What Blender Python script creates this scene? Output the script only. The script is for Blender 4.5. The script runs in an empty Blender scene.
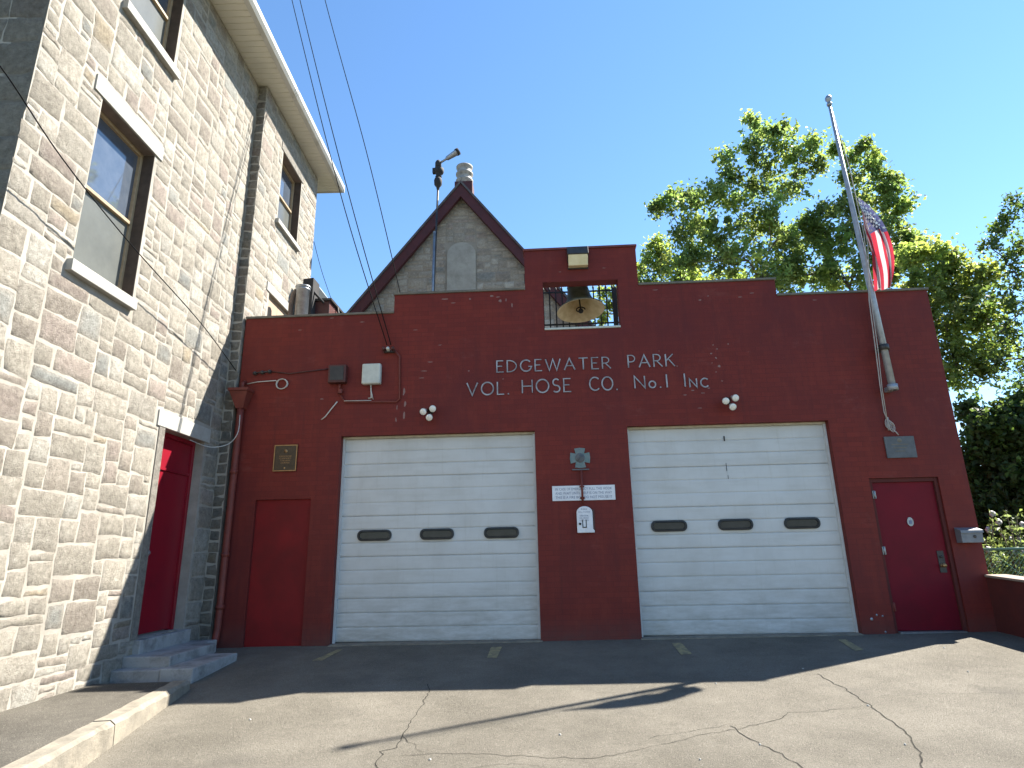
import bpy, math, random
import numpy as np
from mathutils import Vector, Matrix, noise
random.seed(7); RNG = np.random.default_rng(7)
SC = bpy.context.scene; COL = SC.collection
R_ = math.radians

# ------------------------------------------------------------------ camera numbers
F, PITCH, ROLL, YAW = 612.6, R_(15.544), R_(-1.143), R_(-2.816)
CAM = np.array([0, -9.45, 1.22])
def _axes():
    cy, sy = math.cos(YAW), math.sin(YAW)
    fwd = np.array([sy*math.cos(PITCH), cy*math.cos(PITCH), math.sin(PITCH)])
    right = np.array([cy, -sy, 0]); up = np.cross(right, fwd)
    return right*math.cos(ROLL)+up*math.sin(ROLL), -right*math.sin(ROLL)+up*math.cos(ROLL), fwd
CR, CU, CF = _axes()
def ray(p): return CR*(p[0]-512)/F - CU*(p[1]-384)/F + CF
def at(px, py, Y=0.0):                    # the point of the plane y = Y seen at a pixel of the survey photo
    d = ray((px, py)); return CAM + d*((Y-CAM[1])/d[1])
def on_plane(p, p0, n):
    d = ray(p); return CAM + d*(((p0-CAM) @ n)/(d @ n))
# left wall frame: a along the wall (away from camera), z up, o outwards
AZ = R_(-2.389)
DIRL = np.array([math.sin(AZ), math.cos(AZ), 0]); NL = np.array([math.cos(AZ), -math.sin(AZ), 0])
P0L = np.array([-5.15, 0, 0])
def WL(a, z, o=0.0): return tuple(P0L + DIRL*a + NL*o + np.array([0, 0, z]))
def on_left(px, py, o=0.0):
    q = on_plane((px, py), P0L+NL*o, NL); return float((q-P0L) @ DIRL), float(q[2])
# ground
def gz(x, y):
    xx = max(-8, min(8, x)); base = 0.02 + 0.0075*xx
    if y >= 0: return base
    if y > -5.2: return base + 0.06*y
    t = min(1, (-5.2-y)/4.0); return base - 0.312 - 0.06*4*(t - t*t/2)*0.5
GN = np.array([-0.0075, -0.06, 1.0]); GP = np.array([0, 0, 0.02])
def on_ground(px, py, dz=0.0): return on_plane((px, py), GP+np.array([0, 0, dz]), GN)
def on_z(px, py, z): return on_plane((px, py), np.array([0, 0, z]), np.array([0, 0, 1.0]))

# ------------------------------------------------------------------ materials
MATS = {}
def new_mat(name):
    m = bpy.data.materials.new(name); m.use_nodes = True
    nt = m.node_tree; b = nt.nodes['Principled BSDF']; MATS[name] = m
    return m, nt, b
def N(nt, t, **kw):
    n = nt.nodes.new(t)
    for k, v in kw.items():
        if k in n.inputs: n.inputs[k].default_value = v
        else: setattr(n, k, v)
    return n
def mixrgb(nt, fac, a, b, mode='MIX'):
    n = nt.nodes.new('ShaderNodeMix'); n.data_type = 'RGBA'; n.blend_type = mode
    for i, v in ((0, fac), (6, a), (7, b)):
        if hasattr(v, 'is_linked') or isinstance(v, bpy.types.NodeSocket): nt.links.new(v, n.inputs[i])
        else: n.inputs[i].default_value = v if i == 0 else (*v, 1) if len(v) == 3 else v
    return n.outputs[2]
def ramp(nt, src, lo, hi, c0=(0, 0, 0), c1=(1, 1, 1)):
    r = nt.nodes.new('ShaderNodeValToRGB'); nt.links.new(src, r.inputs[0])
    r.color_ramp.elements[0].position = lo; r.color_ramp.elements[1].position = hi
    r.color_ramp.elements[0].color = (*c0, 1); r.color_ramp.elements[1].color = (*c1, 1)
    return r.outputs[0]
def coords(nt, kind='Object', scale=None):
    t = nt.nodes.new('ShaderNodeTexCoord'); o = t.outputs[kind]
    if scale:
        mp = nt.nodes.new('ShaderNodeMapping'); mp.inputs['Scale'].default_value = scale
        nt.links.new(o, mp.inputs[0]); o = mp.outputs[0]
    return o
def noise_tex(nt, vec, scale, detail=4, rough=.55):
    n = N(nt, 'ShaderNodeTexNoise'); n.inputs['Scale'].default_value = scale
    n.inputs['Detail'].default_value = detail; n.inputs['Roughness'].default_value = rough
    nt.links.new(vec, n.inputs['Vector']); return n.outputs['Fac']
def bump(nt, b, h, strength=.3, dist=.02, prev=None):
    n = nt.nodes.new('ShaderNodeBump'); n.inputs['Strength'].default_value = strength
    n.inputs['Distance'].default_value = dist; nt.links.new(h, n.inputs['Height'])
    if prev is not None: nt.links.new(prev, n.inputs['Normal'])
    nt.links.new(n.outputs[0], b.inputs['Normal']); return n.outputs[0]
def worn(name, col, col2=None, rough=.6, metal=0, nscale=6, lo=.35, hi=.7, bstr=.15, bscale=40, bdist=.004, spec=.4):
    m, nt, b = new_mat(name)
    v = coords(nt)
    c2 = col2 or tuple(x*.7 for x in col)
    f = ramp(nt, noise_tex(nt, v, nscale, 5, .6), lo, hi)
    nt.links.new(mixrgb(nt, f, col, c2), b.inputs['Base Color'])
    b.inputs['Roughness'].default_value = rough; b.inputs['Metallic'].default_value = metal
    b.inputs['Specular IOR Level'].default_value = spec
    if bstr: bump(nt, b, noise_tex(nt, v, bscale, 4), bstr, bdist)
    return m

def mat_facade():
    m, nt, b = new_mat('red_painted_brick')
    v = coords(nt)
    sp = N(nt, 'ShaderNodeSeparateXYZ'); nt.links.new(v, sp.inputs[0])
    add = N(nt, 'ShaderNodeMath', operation='ADD'); nt.links.new(sp.outputs[0], add.inputs[0]); nt.links.new(sp.outputs[1], add.inputs[1])
    cb = N(nt, 'ShaderNodeCombineXYZ'); nt.links.new(add.outputs[0], cb.inputs[0]); nt.links.new(sp.outputs[2], cb.inputs[1])
    # slight wobble of the joints
    nz = N(nt, 'ShaderNodeTexNoise'); nz.inputs['Scale'].default_value = 3; nt.links.new(v, nz.inputs['Vector'])
    wob = N(nt, 'ShaderNodeVectorMath', operation='MULTIPLY_ADD'); nt.links.new(nz.outputs['Color'], wob.inputs[0])
    wob.inputs[1].default_value = (.02, .02, 0); nt.links.new(cb.outputs[0], wob.inputs[2])
    br = N(nt, 'ShaderNodeTexBrick'); nt.links.new(wob.outputs[0], br.inputs['Vector'])
    br.inputs['Scale'].default_value = 1; br.inputs['Brick Width'].default_value = .215; br.inputs['Row Height'].default_value = .075
    br.inputs['Mortar Size'].default_value = .006; br.inputs['Mortar Smooth'].default_value = .6
    br.inputs['Color1'].default_value = (.186, .027, .018, 1); br.inputs['Color2'].default_value = (.148, .022, .015, 1); br.inputs['Mortar'].default_value = (.128, .020, .015, 1)
    big = ramp(nt, noise_tex(nt, v, .55, 6, .65), .33, .68)
    c = mixrgb(nt, big, br.outputs['Color'], (.112, .020, .019))
    mid = ramp(nt, noise_tex(nt, coords(nt, 'Object', (1, 1, .35)), 4, 6, .7), .5, .75)
    mulm = N(nt, 'ShaderNodeMath', operation='MULTIPLY'); nt.links.new(mid, mulm.inputs[0]); mulm.inputs[1].default_value = .4
    c = mixrgb(nt, mulm.outputs[0], c, (.215, .038, .024))
    # horizontal rows of scuffed, paler courses
    row = ramp(nt, noise_tex(nt, coords(nt, 'Object', (1.2, 1.2, 9)), 1.6, 6, .75), .66, .76)
    mulr = N(nt, 'ShaderNodeMath', operation='MULTIPLY'); nt.links.new(row, mulr.inputs[0]); mulr.inputs[1].default_value = .4
    c = mixrgb(nt, mulr.outputs[0], c, (.30, .13, .12))
    # flaked paint specks
    sp1 = ramp(nt, noise_tex(nt, coords(nt, 'Object', (1, 1, 1.6)), 9, 8, .8), .675, .72)
    c = mixrgb(nt, sp1, c, (.27, .17, .155))
    # rain streaks below the copings and lamps
    stv = ramp(nt, noise_tex(nt, coords(nt, 'Object', (5.5, 5.5, .28)), 1.5, 7, .7), .52, .74)
    ms_ = N(nt, 'ShaderNodeMath', operation='MULTIPLY'); nt.links.new(stv, ms_.inputs[0]); ms_.inputs[1].default_value = .42
    c = mixrgb(nt, ms_.outputs[0], c, (.075, .019, .018))
    fad = ramp(nt, noise_tex(nt, coords(nt, 'Object', (.8, .8, 1.5)), 1.1, 7, .75), .58, .72)
    mf = N(nt, 'ShaderNodeMath', operation='MULTIPLY'); nt.links.new(fad, mf.inputs[0]); mf.inputs[1].default_value = .45
    c = mixrgb(nt, mf.outputs[0], c, (.20, .062, .052))
    # dirt by the ground
    zz = N(nt, 'ShaderNodeMapRange'); nt.links.new(sp.outputs[2], zz.inputs[0]); zz.inputs[1].default_value = .35; zz.inputs[2].default_value = 0
    sn = N(nt, 'ShaderNodeMath', operation='MULTIPLY'); nt.links.new(zz.outputs[0], sn.inputs[0]); nt.links.new(noise_tex(nt, v, 7, 5), sn.inputs[1])
    c = mixrgb(nt, sn.outputs[0], c, (.09, .05, .045))
    nt.links.new(c, b.inputs['Base Color'])
    b.inputs['Roughness'].default_value = .6; b.inputs['Specular IOR Level'].default_value = .18
    n1 = bump(nt, b, br.outputs['Fac'], -.4, .005)
    bump(nt, b, noise_tex(nt, v, 55, 4), .25, .006, n1)
    return m

def mat_stone(name, rock=True):
    m, nt, b = new_mat(name)
    v = coords(nt)
    at_ = N(nt, 'ShaderNodeVertexColor'); at_.layer_name = 'stone'
    n1 = noise_tex(nt, v, 15, 9, .78)
    c = mixrgb(nt, ramp(nt, n1, .3, .72), (.56, .53, .50), (1.3, 1.28, 1.25))
    c = mixrgb(nt, 1.0, at_.outputs[0], c, 'MULTIPLY')
    spots = ramp(nt, noise_tex(nt, coords(nt, 'Object', (1, .6, 1.3)), 30, 6, .75), .60, .68)
    ms = N(nt, 'ShaderNodeMath', operation='MULTIPLY'); nt.links.new(spots, ms.inputs[0]); ms.inputs[1].default_value = .7
    c = mixrgb(nt, ms.outputs[0], c, (.09, .08, .068))
    nt.links.new(c, b.inputs['Base Color']); b.inputs['Roughness'].default_value = .9; b.inputs['Specular IOR Level'].default_value = .15
    h = noise_tex(nt, v, 14, 9, .72)
    p = bump(nt, b, noise_tex(nt, v, 22, 10, .8), .9, .04); bump(nt, b, noise_tex(nt, v, 85, 6, .75), .8, .014, p)
    return m

def mat_asphalt(name, c0, c1, fleck=True):
    m, nt, b = new_mat(name)
    v = coords(nt)
    c = mixrgb(nt, ramp(nt, noise_tex(nt, v, .7, 8, .72), .38, .62), tuple(x*.88 for x in c0), tuple(x*1.08 for x in c1))
    c = mixrgb(nt, ramp(nt, noise_tex(nt, v, 3.2, 6, .7), .55, .8), c, tuple(x*.82 for x in c0))
    g = noise_tex(nt, v, 130, 3, .7)
    c = mixrgb(nt, ramp(nt, g, .35, .7), tuple(x*.62 for x in c1), c) if False else mixrgb(nt, 1.0, c, mixrgb(nt, ramp(nt, g, .3, .7), (.5, .49, .48), (1.4, 1.39, 1.37)), 'MULTIPLY')
    if fleck:
        dk = ramp(nt, noise_tex(nt, v, 62, 2, .6), .60, .68)
        dm = N(nt, 'ShaderNodeMath', operation='MULTIPLY'); nt.links.new(dk, dm.inputs[0]); dm.inputs[1].default_value = .5
        c = mixrgb(nt, dm.outputs[0], c, tuple(x*.45 for x in c0))
        vo = N(nt, 'ShaderNodeTexVoronoi'); nt.links.new(v, vo.inputs['Vector']); vo.inputs['Scale'].default_value = 48
        f = ramp(nt, vo.outputs['Distance'], .14, .24, (1, 1, 1), (0, 0, 0))
        fs = N(nt, 'ShaderNodeMath', operation='MULTIPLY'); nt.links.new(f, fs.inputs[0]); nt.links.new(ramp(nt, noise_tex(nt, v, 20, 2), .45, .6), fs.inputs[1])
        c = mixrgb(nt, fs.outputs[0], c, (.26, .235, .20))
        # stains
        st = ramp(nt, noise_tex(nt, v, 1.3, 3, .5), .62, .72)
        s2 = N(nt, 'ShaderNodeMath', operation='MULTIPLY'); nt.links.new(st, s2.inputs[0]); s2.inputs[1].default_value = .28
        c = mixrgb(nt, s2.outputs[0], c, (.08, .073, .064))
    nt.links.new(c, b.inputs['Base Color']); b.inputs['Roughness'].default_value = .9; b.inputs['Specular IOR Level'].default_value = .2
    p = bump(nt, b, g, .9, .016); bump(nt, b, noise_tex(nt, v, 25, 4), .3, .02, p)
    return m

def mat_leaf(name, d, t, t2=None):
    m, nt, b = new_mat(name)
    nt.nodes.remove(b); out = nt.nodes['Material Output']
    v = coords(nt)
    at_ = N(nt, 'ShaderNodeVertexColor'); at_.layer_name = 'leaf'
    tint = at_.outputs[0]
    dif = N(nt, 'ShaderNodeBsdfPrincipled'); dif.inputs['Roughness'].default_value = .5; dif.inputs['Specular IOR Level'].default_value = .35
    nt.links.new(mixrgb(nt, 1.0, d, tint, 'MULTIPLY'), dif.inputs['Base Color'])
    tr = N(nt, 'ShaderNodeBsdfTranslucent'); nt.links.new(mixrgb(nt, 1.0, t, tint, 'MULTIPLY'), tr.inputs[0])
    mx = N(nt, 'ShaderNodeMixShader'); mx.inputs[0].default_value = .5
    nt.links.new(dif.outputs[0], mx.inputs[1]); nt.links.new(tr.outputs[0], mx.inputs[2]); nt.links.new(mx.outputs[0], out.inputs[0])
    return m

M = dict(
    facade=mat_facade(), stone=mat_stone('ashlar_stone'),
    mortar=worn('pale_mortar', (.335, .31, .268), (.25, .23, .197), .9, nscale=4, bscale=60, bstr=.5, bdist=.01, spec=.1),
    white_stone=worn('white_painted_stone', (.36, .35, .32), (.29, .28, .25), .8, nscale=7, bscale=30, bstr=.3, spec=.2),
    coping=worn('dull_coping', (.16, .14, .11), (.09, .09, .075), .7, nscale=5),
    coping_red=worn('red_coping', (.17, .04, .036), (.10, .03, .03), .6, nscale=5),
    roof=worn('roof_felt', (.10, .10, .10), (.06, .06, .06), .9),
    door_white=worn('white_door_panel', (.53, .53, .515), (.46, .455, .435), .42, nscale=2.2, lo=.4, hi=.75, bscale=3, bstr=.08, bdist=.02),
    trim_cream=worn('cream_trim', (.48, .435, .34), (.36, .32, .24), .6, nscale=8),
    trim_white=worn('white_trim', (.58, .58, .565), (.48, .475, .45), .5),
    rubber=worn('black_rubber', (.015, .015, .016), (.03, .03, .03), .5),
    lamp_rim=worn('pale_lamp_rim', (.50, .49, .45), (.36, .35, .31), .4, nscale=20, bstr=0),
    sashglass=worn('sash_window_glass', (.06, .075, .10), (.08, .095, .12), .03, bstr=0, spec=.5),  # sky reflection put into the paler blue base colour
    darkglass=worn('dark_glazing', (.02, .021, .024), (.035, .035, .038), .12, bstr=0, spec=.5),
    crimson=worn('crimson_door_paint', (.15, .006, .015), (.12, .006, .014), .5, nscale=2, bscale=5, bstr=.05, spec=.15),
    redpanel=worn('smooth_red_panel', (.215, .015, .016), (.15, .012, .013), .55, nscale=1.5, bscale=20, bstr=.1, spec=.15),
    doorred=worn('glossy_red_door', (.22, .006, .016), (.19, .006, .016), .35, nscale=2, bscale=9, bstr=.06),
    pipe_red=worn('red_painted_iron', (.17, .034, .023), (.11, .024, .018), .6, nscale=9),
    silver=worn('tarnished_metal_letters', (.38, .39, .41), (.15, .13, .135), .5, .15, nscale=7, bstr=0),
    galv=worn('galvanised_steel', (.34, .355, .37), (.24, .255, .27), .4, .75, nscale=7),
    steel=worn('grey_pole_paint', (.36, .38, .40), (.24, .25, .27), .4, .35, nscale=9),
    dark=worn('dark_bronze_paint', (.028, .026, .026), (.05, .045, .04), .45),
    black=worn('black_iron', (.014, .014, .016), (.03, .028, .028), .8),
    cable=worn('black_cable', (.008, .008, .009), (.012, .012, .012), .9, bstr=0, spec=.05),
    lens=worn('frosted_lamp_glass', (.70, .62, .40), (.58, .48, .28), .25, nscale=5, bstr=0),
    lamp_white=worn('white_lamp_glass', (.78, .77, .72), (.66, .64, .58), .25, nscale=20, bstr=0),
    bronze=worn('weathered_bell_bronze', (.27, .28, .24), (.16, .175, .145), .6, .15, nscale=6),
    bell_in=worn('ochre_bell_inside', (.72, .61, .38), (.52, .41, .22), .6, .1, nscale=7),
    sign=worn('white_sign_board', (.72, .73, .75), (.60, .60, .62), .5, nscale=9),
    ink=worn('faded_blue_ink', (.10, .13, .22), (.2, .22, .3), .6, bstr=0),
    plaque=worn('dark_bronze_plaque', (.045, .035, .024), (.07, .05, .03), .4, .4, nscale=16),
    brass=worn('worn_brass', (.34, .22, .10), (.24, .14, .07), .4, .7, nscale=20),
    slate=worn('grey_slate_plate', (.115, .12, .125), (.08, .085, .09), .6, nscale=12),
    emblem=worn('faded_green_emblem', (.095, .17, .165), (.16, .19, .19), .6, nscale=22, lo=.3, hi=.6),
    meter=worn('pale_grey_box', (.52, .54, .49), (.42, .44, .40), .5, nscale=9),
    maroon=worn('maroon_box', (.085, .024, .02), (.055, .02, .018), .5, nscale=9),
    wire=worn('pale_wire', (.55, .54, .50), (.4, .4, .37), .5, bstr=0),
    soffit=worn('cream_soffit', (.66, .63, .53), (.6, .57, .48), .5, nscale=2, bstr=0),
    gutter=worn('white_gutter', (.5, .49, .46), (.42, .41, .37), .45, nscale=3),
    wood=worn('ochre_wood_frame', (.33, .25, .155), (.25, .19, .115), .6, nscale=14),
    frosted=worn('filmed_window_pane', (.115, .12, .112), (.09, .095, .09), .25, nscale=3, bstr=0, spec=.5),
    board=worn('peach_board', (.36, .27, .19), (.3, .225, .16), .7, nscale=3),
    reveal=worn('brown_reveal', (.16, .12, .095), (.11, .085, .07), .9, nscale=9),
    concrete=worn('old_concrete', (.25, .22, .172), (.165, .148, .12), .9, nscale=5, bscale=50, bstr=.5, bdist=.01, spec=.2),
    stepstone=worn('step_stone', (.32, .32, .31), (.25, .245, .24), .85, nscale=4, bscale=45, bstr=.4, bdist=.01, spec=.2),
    yellow=worn('worn_yellow_paint', (.30, .25, .12), (.16, .14, .09), .8, nscale=14, lo=.4, hi=.6),
    crack=worn('crack_fill', (.025, .023, .02), (.06, .055, .045), .95, nscale=20, bstr=0, spec=.1),
    barge=worn('maroon_bargeboard', (.072, .017, .02), (.055, .016, .018), .7, nscale=6),
    slates=worn('roof_slates', (.10, .09, .09), (.06, .055, .06), .7, nscale=5),
    render=worn('grey_render', (.36, .345, .30), (.29, .275, .24), .9, nscale=3, bscale=30, bstr=.3),
    flagred=worn('flag_red', (.40, .035, .055), (.35, .03, .05), .8, bstr=0),
    flagwhite=worn('flag_white', (.52, .50, .51), (.46, .44, .45), .8, bstr=0),
    flagblue=worn('flag_blue', (.07, .075, .16), (.06, .065, .14), .8, bstr=0),
    cowl=worn('grimy_vent_paint', (.34, .32, .29), (.17, .16, .145), .7, nscale=9),
    star=worn('white_star', (.85, .85, .85), (.8, .8, .8), .8, bstr=0),
    rope=worn('pale_rope', (.42, .39, .36), (.32, .3, .28), .9, bstr=0),
    mailbox=worn('grey_mailbox_steel', (.20, .205, .22), (.14, .145, .155), .5, .3, nscale=8),
    wallred=worn('dark_red_wall_paint', (.095, .017, .013), (.07, .014, .012), .8, nscale=3, bscale=30, bstr=.3, bdist=.01),
    wallcap=worn('sandy_wall_cap', (.27, .205, .165), (.22, .165, .13), .9, nscale=6, bscale=40, bstr=.3),
    green=worn('green_fence_paint', (.06, .16, .11), (.09, .2, .15), .5),
    bark=worn('grey_bark', (.13, .105, .08), (.075, .06, .05), .95, nscale=7, bscale=18, bstr=.8, bdist=.03, spec=.1),
    asphalt=mat_asphalt('bleached_asphalt', (.146, .132, .107), (.174, .158, .130)),
    strip=mat_asphalt('dark_path_asphalt', (.085, .077, .065), (.115, .105, .088)),
    soil=mat_asphalt('grassy_soil', (.07, .075, .035), (.11, .10, .055), False),
    leaf=mat_leaf('maple_leaf', (.085, .130, .042), (.35, .46, .11)),
    leaf2=mat_leaf('yellow_green_leaf', (.095, .135, .04), (.43, .52, .11)),
    leaf3=mat_leaf('dark_leaf', (.045, .072, .024), (.15, .22, .045)),
    leaf4=mat_leaf('pale_shrub_leaf', (.10, .145, .055), (.22, .29, .09)),
    petal=worn('white_petal', (.42, .40, .39), (.36, .34, .33), .7, bstr=0),
)

def add_cloth_translucency(m):
    nt = m.node_tree; b = nt.nodes['Principled BSDF']; out = nt.nodes['Material Output']
    src = b.inputs['Base Color'].links[0].from_socket
    tr = nt.nodes.new('ShaderNodeBsdfTranslucent'); nt.links.new(src, tr.inputs[0])
    mx = nt.nodes.new('ShaderNodeMixShader'); mx.inputs[0].default_value = .45
    nt.links.new(b.outputs[0], mx.inputs[1]); nt.links.new(tr.outputs[0], mx.inputs[2]); nt.links.new(mx.outputs[0], out.inputs[0])
for k in ('flagred', 'flagwhite', 'flagblue'): add_cloth_translucency(M[k])

M['sashglass'].node_tree.nodes['Principled BSDF'].inputs['IOR'].default_value = 2.1
M['darkglass'].node_tree.nodes['Principled BSDF'].inputs['Specular IOR Level'].default_value = .2
def dirty(m, col, scale=3.0, lo=.48, hi=.68, amt=.7):
    nt = m.node_tree; b = nt.nodes['Principled BSDF']; src = b.inputs['Base Color'].links[0].from_socket
    f = ramp(nt, noise_tex(nt, coords(nt), scale, 8, .75), lo, hi)
    mu = nt.nodes.new('ShaderNodeMath'); mu.operation = 'MULTIPLY'; nt.links.new(f, mu.inputs[0]); mu.inputs[1].default_value = amt
    nt.links.new(mixrgb(nt, mu.outputs[0], src, col), b.inputs['Base Color'])
dirty(M['concrete'], (.10, .09, .072), 4.5); dirty(M['stepstone'], (.085, .08, .072), 3.5); dirty(M['mortar'], (.2, .18, .15), 1.1, .5, .7, .6)
dirty(M['white_stone'], (.2, .18, .15), 2.5, .55, .75, .6); dirty(M['gutter'], (.25, .23, .19), 1.5, .55, .75, .5); dirty(M['coping'], (.2, .18, .15), 4); dirty(M['crimson'], (.06, .006, .01), 1.6, .5, .75, .6); dirty(M['doorred'], (.09, .006, .01), 2, .55, .75, .5); dirty(M['redpanel'], (.09, .014, .013), 1.3, .45, .7, .6); dirty(M['galv'], (.16, .15, .14), 4); dirty(M['render'], (.2, .19, .16), 2.2)
def streak_door():
    m = M['door_white']; nt = m.node_tree; b = nt.nodes['Principled BSDF']
    src = b.inputs['Base Color'].links[0].from_socket
    v = coords(nt, 'Object', (7, 7, .55))
    f = ramp(nt, noise_tex(nt, v, 2.4, 6, .7), .55, .8)
    mu = nt.nodes.new('ShaderNodeMath'); mu.operation = 'MULTIPLY'; nt.links.new(f, mu.inputs[0]); mu.inputs[1].default_value = .35
    c = mixrgb(nt, mu.outputs[0], src, (.36, .34, .29))
    f2 = ramp(nt, noise_tex(nt, coords(nt, 'Object', (.6, .6, 5.0)), 2.0, 5, .6), .5, .75)
    mu2 = nt.nodes.new('ShaderNodeMath'); mu2.operation = 'MULTIPLY'; nt.links.new(f2, mu2.inputs[0]); mu2.inputs[1].default_value = .25
    c = mixrgb(nt, mu2.outputs[0], c, (.33, .31, .255))
    sp = nt.nodes.new('ShaderNodeSeparateXYZ'); nt.links.new(coords(nt), sp.inputs[0])
    mr = nt.nodes.new('ShaderNodeMapRange'); nt.links.new(sp.outputs[2], mr.inputs[0]); mr.inputs[1].default_value = 1.1; mr.inputs[2].default_value = 0
    m3 = nt.nodes.new('ShaderNodeMath'); m3.operation = 'MULTIPLY'; nt.links.new(mr.outputs[0], m3.inputs[0]); nt.links.new(ramp(nt, noise_tex(nt, coords(nt, 'Object', (1.2, 1.2, 5)), 2.5, 6, .7), .35, .8), m3.inputs[1])
    c = mixrgb(nt, m3.outputs[0], c, (.27, .25, .21))
    nt.links.new(c, b.inputs['Base Color'])
streak_door()

# ------------------------------------------------------------------ objects
def tag(o, label=None, cat=None, group=None, kind=None):
    if label: o['label'] = label
    if cat: o['category'] = cat
    if group: o['group'] = group
    if kind: o['kind'] = kind
    return o
def thing(name, loc, label, cat, group=None):
    o = bpy.data.objects.new(name, None); COL.objects.link(o); o.location = loc
    o.empty_display_size = .2
    return tag(o, label, cat, group)
def root_loc(o):
    v = Vector((0, 0, 0))
    while o is not None: v += o.location; o = o.parent
    return v
def link_mesh(name, me, parent=None, origin=None):
    o = bpy.data.objects.new(name, me); COL.objects.link(o)
    if parent is not None:
        o.parent = parent; off = root_loc(parent)
    else:
        off = Vector(origin) if origin is not None else Vector((0, 0, 0)); o.location = off
    if off.length: me.transform(Matrix.Translation(-off))
    return o
def copy_tree(o, parent=None):
    c = o.copy(); COL.objects.link(c)
    if parent is not None: c.parent = parent
    for ch in [x for x in COL.objects if x.parent == o]: copy_tree(ch, c)
    return c

class MB:
    def __init__(s): s.v = []; s.f = []; s.m = []; s.sm = []
    def face(s, idx, m=0, smooth=False): s.f.append(tuple(idx)); s.m.append(m); s.sm.append(smooth)
    def vert(s, p): s.v.append(tuple(float(x) for x in p)); return len(s.v)-1
    def poly(s, pts, m=0): s.face([s.vert(p) for p in pts], m); return s
    def hexa(s, p, m=0):       # 8 corners: bottom ring 0-3, top ring 4-7
        i = [s.vert(q) for q in p]
        for q in ((0, 3, 2, 1), (4, 5, 6, 7), (0, 1, 5, 4), (1, 2, 6, 5), (2, 3, 7, 6), (3, 0, 4, 7)): s.face([i[k] for k in q], m)
        return s
    def box(s, a, b, m=0, fn=None):
        x0, y0, z0 = a; x1, y1, z1 = b
        p = [(x0, y0, z0), (x1, y0, z0), (x1, y1, z0), (x0, y1, z0), (x0, y0, z1), (x1, y0, z1), (x1, y1, z1), (x0, y1, z1)]
        if fn: p = [fn(*q) for q in p]
        return s.hexa(p, m)
    def tube(s, path, r, n=8, m=0, cap=True, smooth=True):
        P = [Vector(p) for p in path]; k = len(P)
        rs = r if hasattr(r, '__len__') else [r]*k
        rings = []; prev = None
        for i in range(k):
            t = (P[min(i+1, k-1)]-P[max(i-1, 0)]).normalized()
            if prev is None:
                u = t.orthogonal().normalized()
            else:
                u = (prev - t*prev.dot(t)); u = u.normalized() if u.length > 1e-6 else t.orthogonal().normalized()
            prev = u; w = t.cross(u)
            rings.append([s.vert(P[i]+(u*math.cos(2*math.pi*j/n)+w*math.sin(2*math.pi*j/n))*rs[i]) for j in range(n)])
        for i in range(k-1):
            for j in range(n):
                s.face((rings[i][j], rings[i][(j+1) % n], rings[i+1][(j+1) % n], rings[i+1][j]), m, smooth)
        if cap: s.face(rings[0][::-1], m); s.face(rings[-1], m)
        return s
    def lathe(s, prof, c=(0, 0, 0), axis=(0, 0, 1), n=20, m=0, mats=None, smooth=True):   # prof: (r, h)
        ax = Vector(axis).normalized(); u = ax.orthogonal().normalized(); w = ax.cross(u); c = Vector(c)
        rings = []
        for r, h in prof:
            if r < 1e-5: rings.append([s.vert(c+ax*h)])
            else: rings.append([s.vert(c+ax*h+(u*math.cos(2*math.pi*j/n)+w*math.sin(2*math.pi*j/n))*r) for j in range(n)])
        for i in range(len(rings)-1):
            a, b = rings[i], rings[i+1]; mm = mats[i] if mats else m
            for j in range(n):
                j2 = (j+1) % n
                if len(a) == 1 and len(b) == 1: continue
                if len(a) == 1: s.face((a[0], b[j2], b[j]), mm, smooth)
                elif len(b) == 1: s.face((a[j], a[j2], b[0]), mm, smooth)
                else: s.face((a[j], a[j2], b[j2], b[j]), mm, smooth)
        return s
    def prism(s, pts, d, m=0):      # closed outline pts extruded by vector d
        d = Vector(d); n = len(pts)
        a = [s.vert(p) for p in pts]; b = [s.vert(Vector(p)+d) for p in pts]
        s.face(a, m); s.face(b[::-1], m)
        for i in range(n): s.face((a[i], b[i], b[(i+1) % n], a[(i+1) % n]), m)
        return s
    def build(s, name, mats, parent=None, bevel=0, origin=None, attr=None):
        me = bpy.data.meshes.new(name); me.from_pydata(s.v, [], s.f)
        mats = mats if isinstance(mats, (list, tuple)) else [mats]
        for mm in mats: me.materials.append(mm)
        me.polygons.foreach_set('material_index', s.m); me.polygons.foreach_set('use_smooth', s.sm)
        import bmesh
        bm = bmesh.new(); bm.from_mesh(me); bmesh.ops.recalc_face_normals(bm, faces=bm.faces); bm.to_mesh(me); bm.free()
        if attr:
            ca = me.color_attributes.new(attr[0], 'FLOAT_COLOR', 'POINT')
            ca.data.foreach_set('color', np.asarray(attr[1], dtype=np.float32).ravel())
        me.update()
        o = link_mesh(name, me, parent, origin)
        if bevel:
            b = o.modifiers.new('bevel', 'BEVEL'); b.width = bevel; b.segments = 2; b.limit_method = 'ANGLE'; b.angle_limit = R_(40)
        return o

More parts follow.
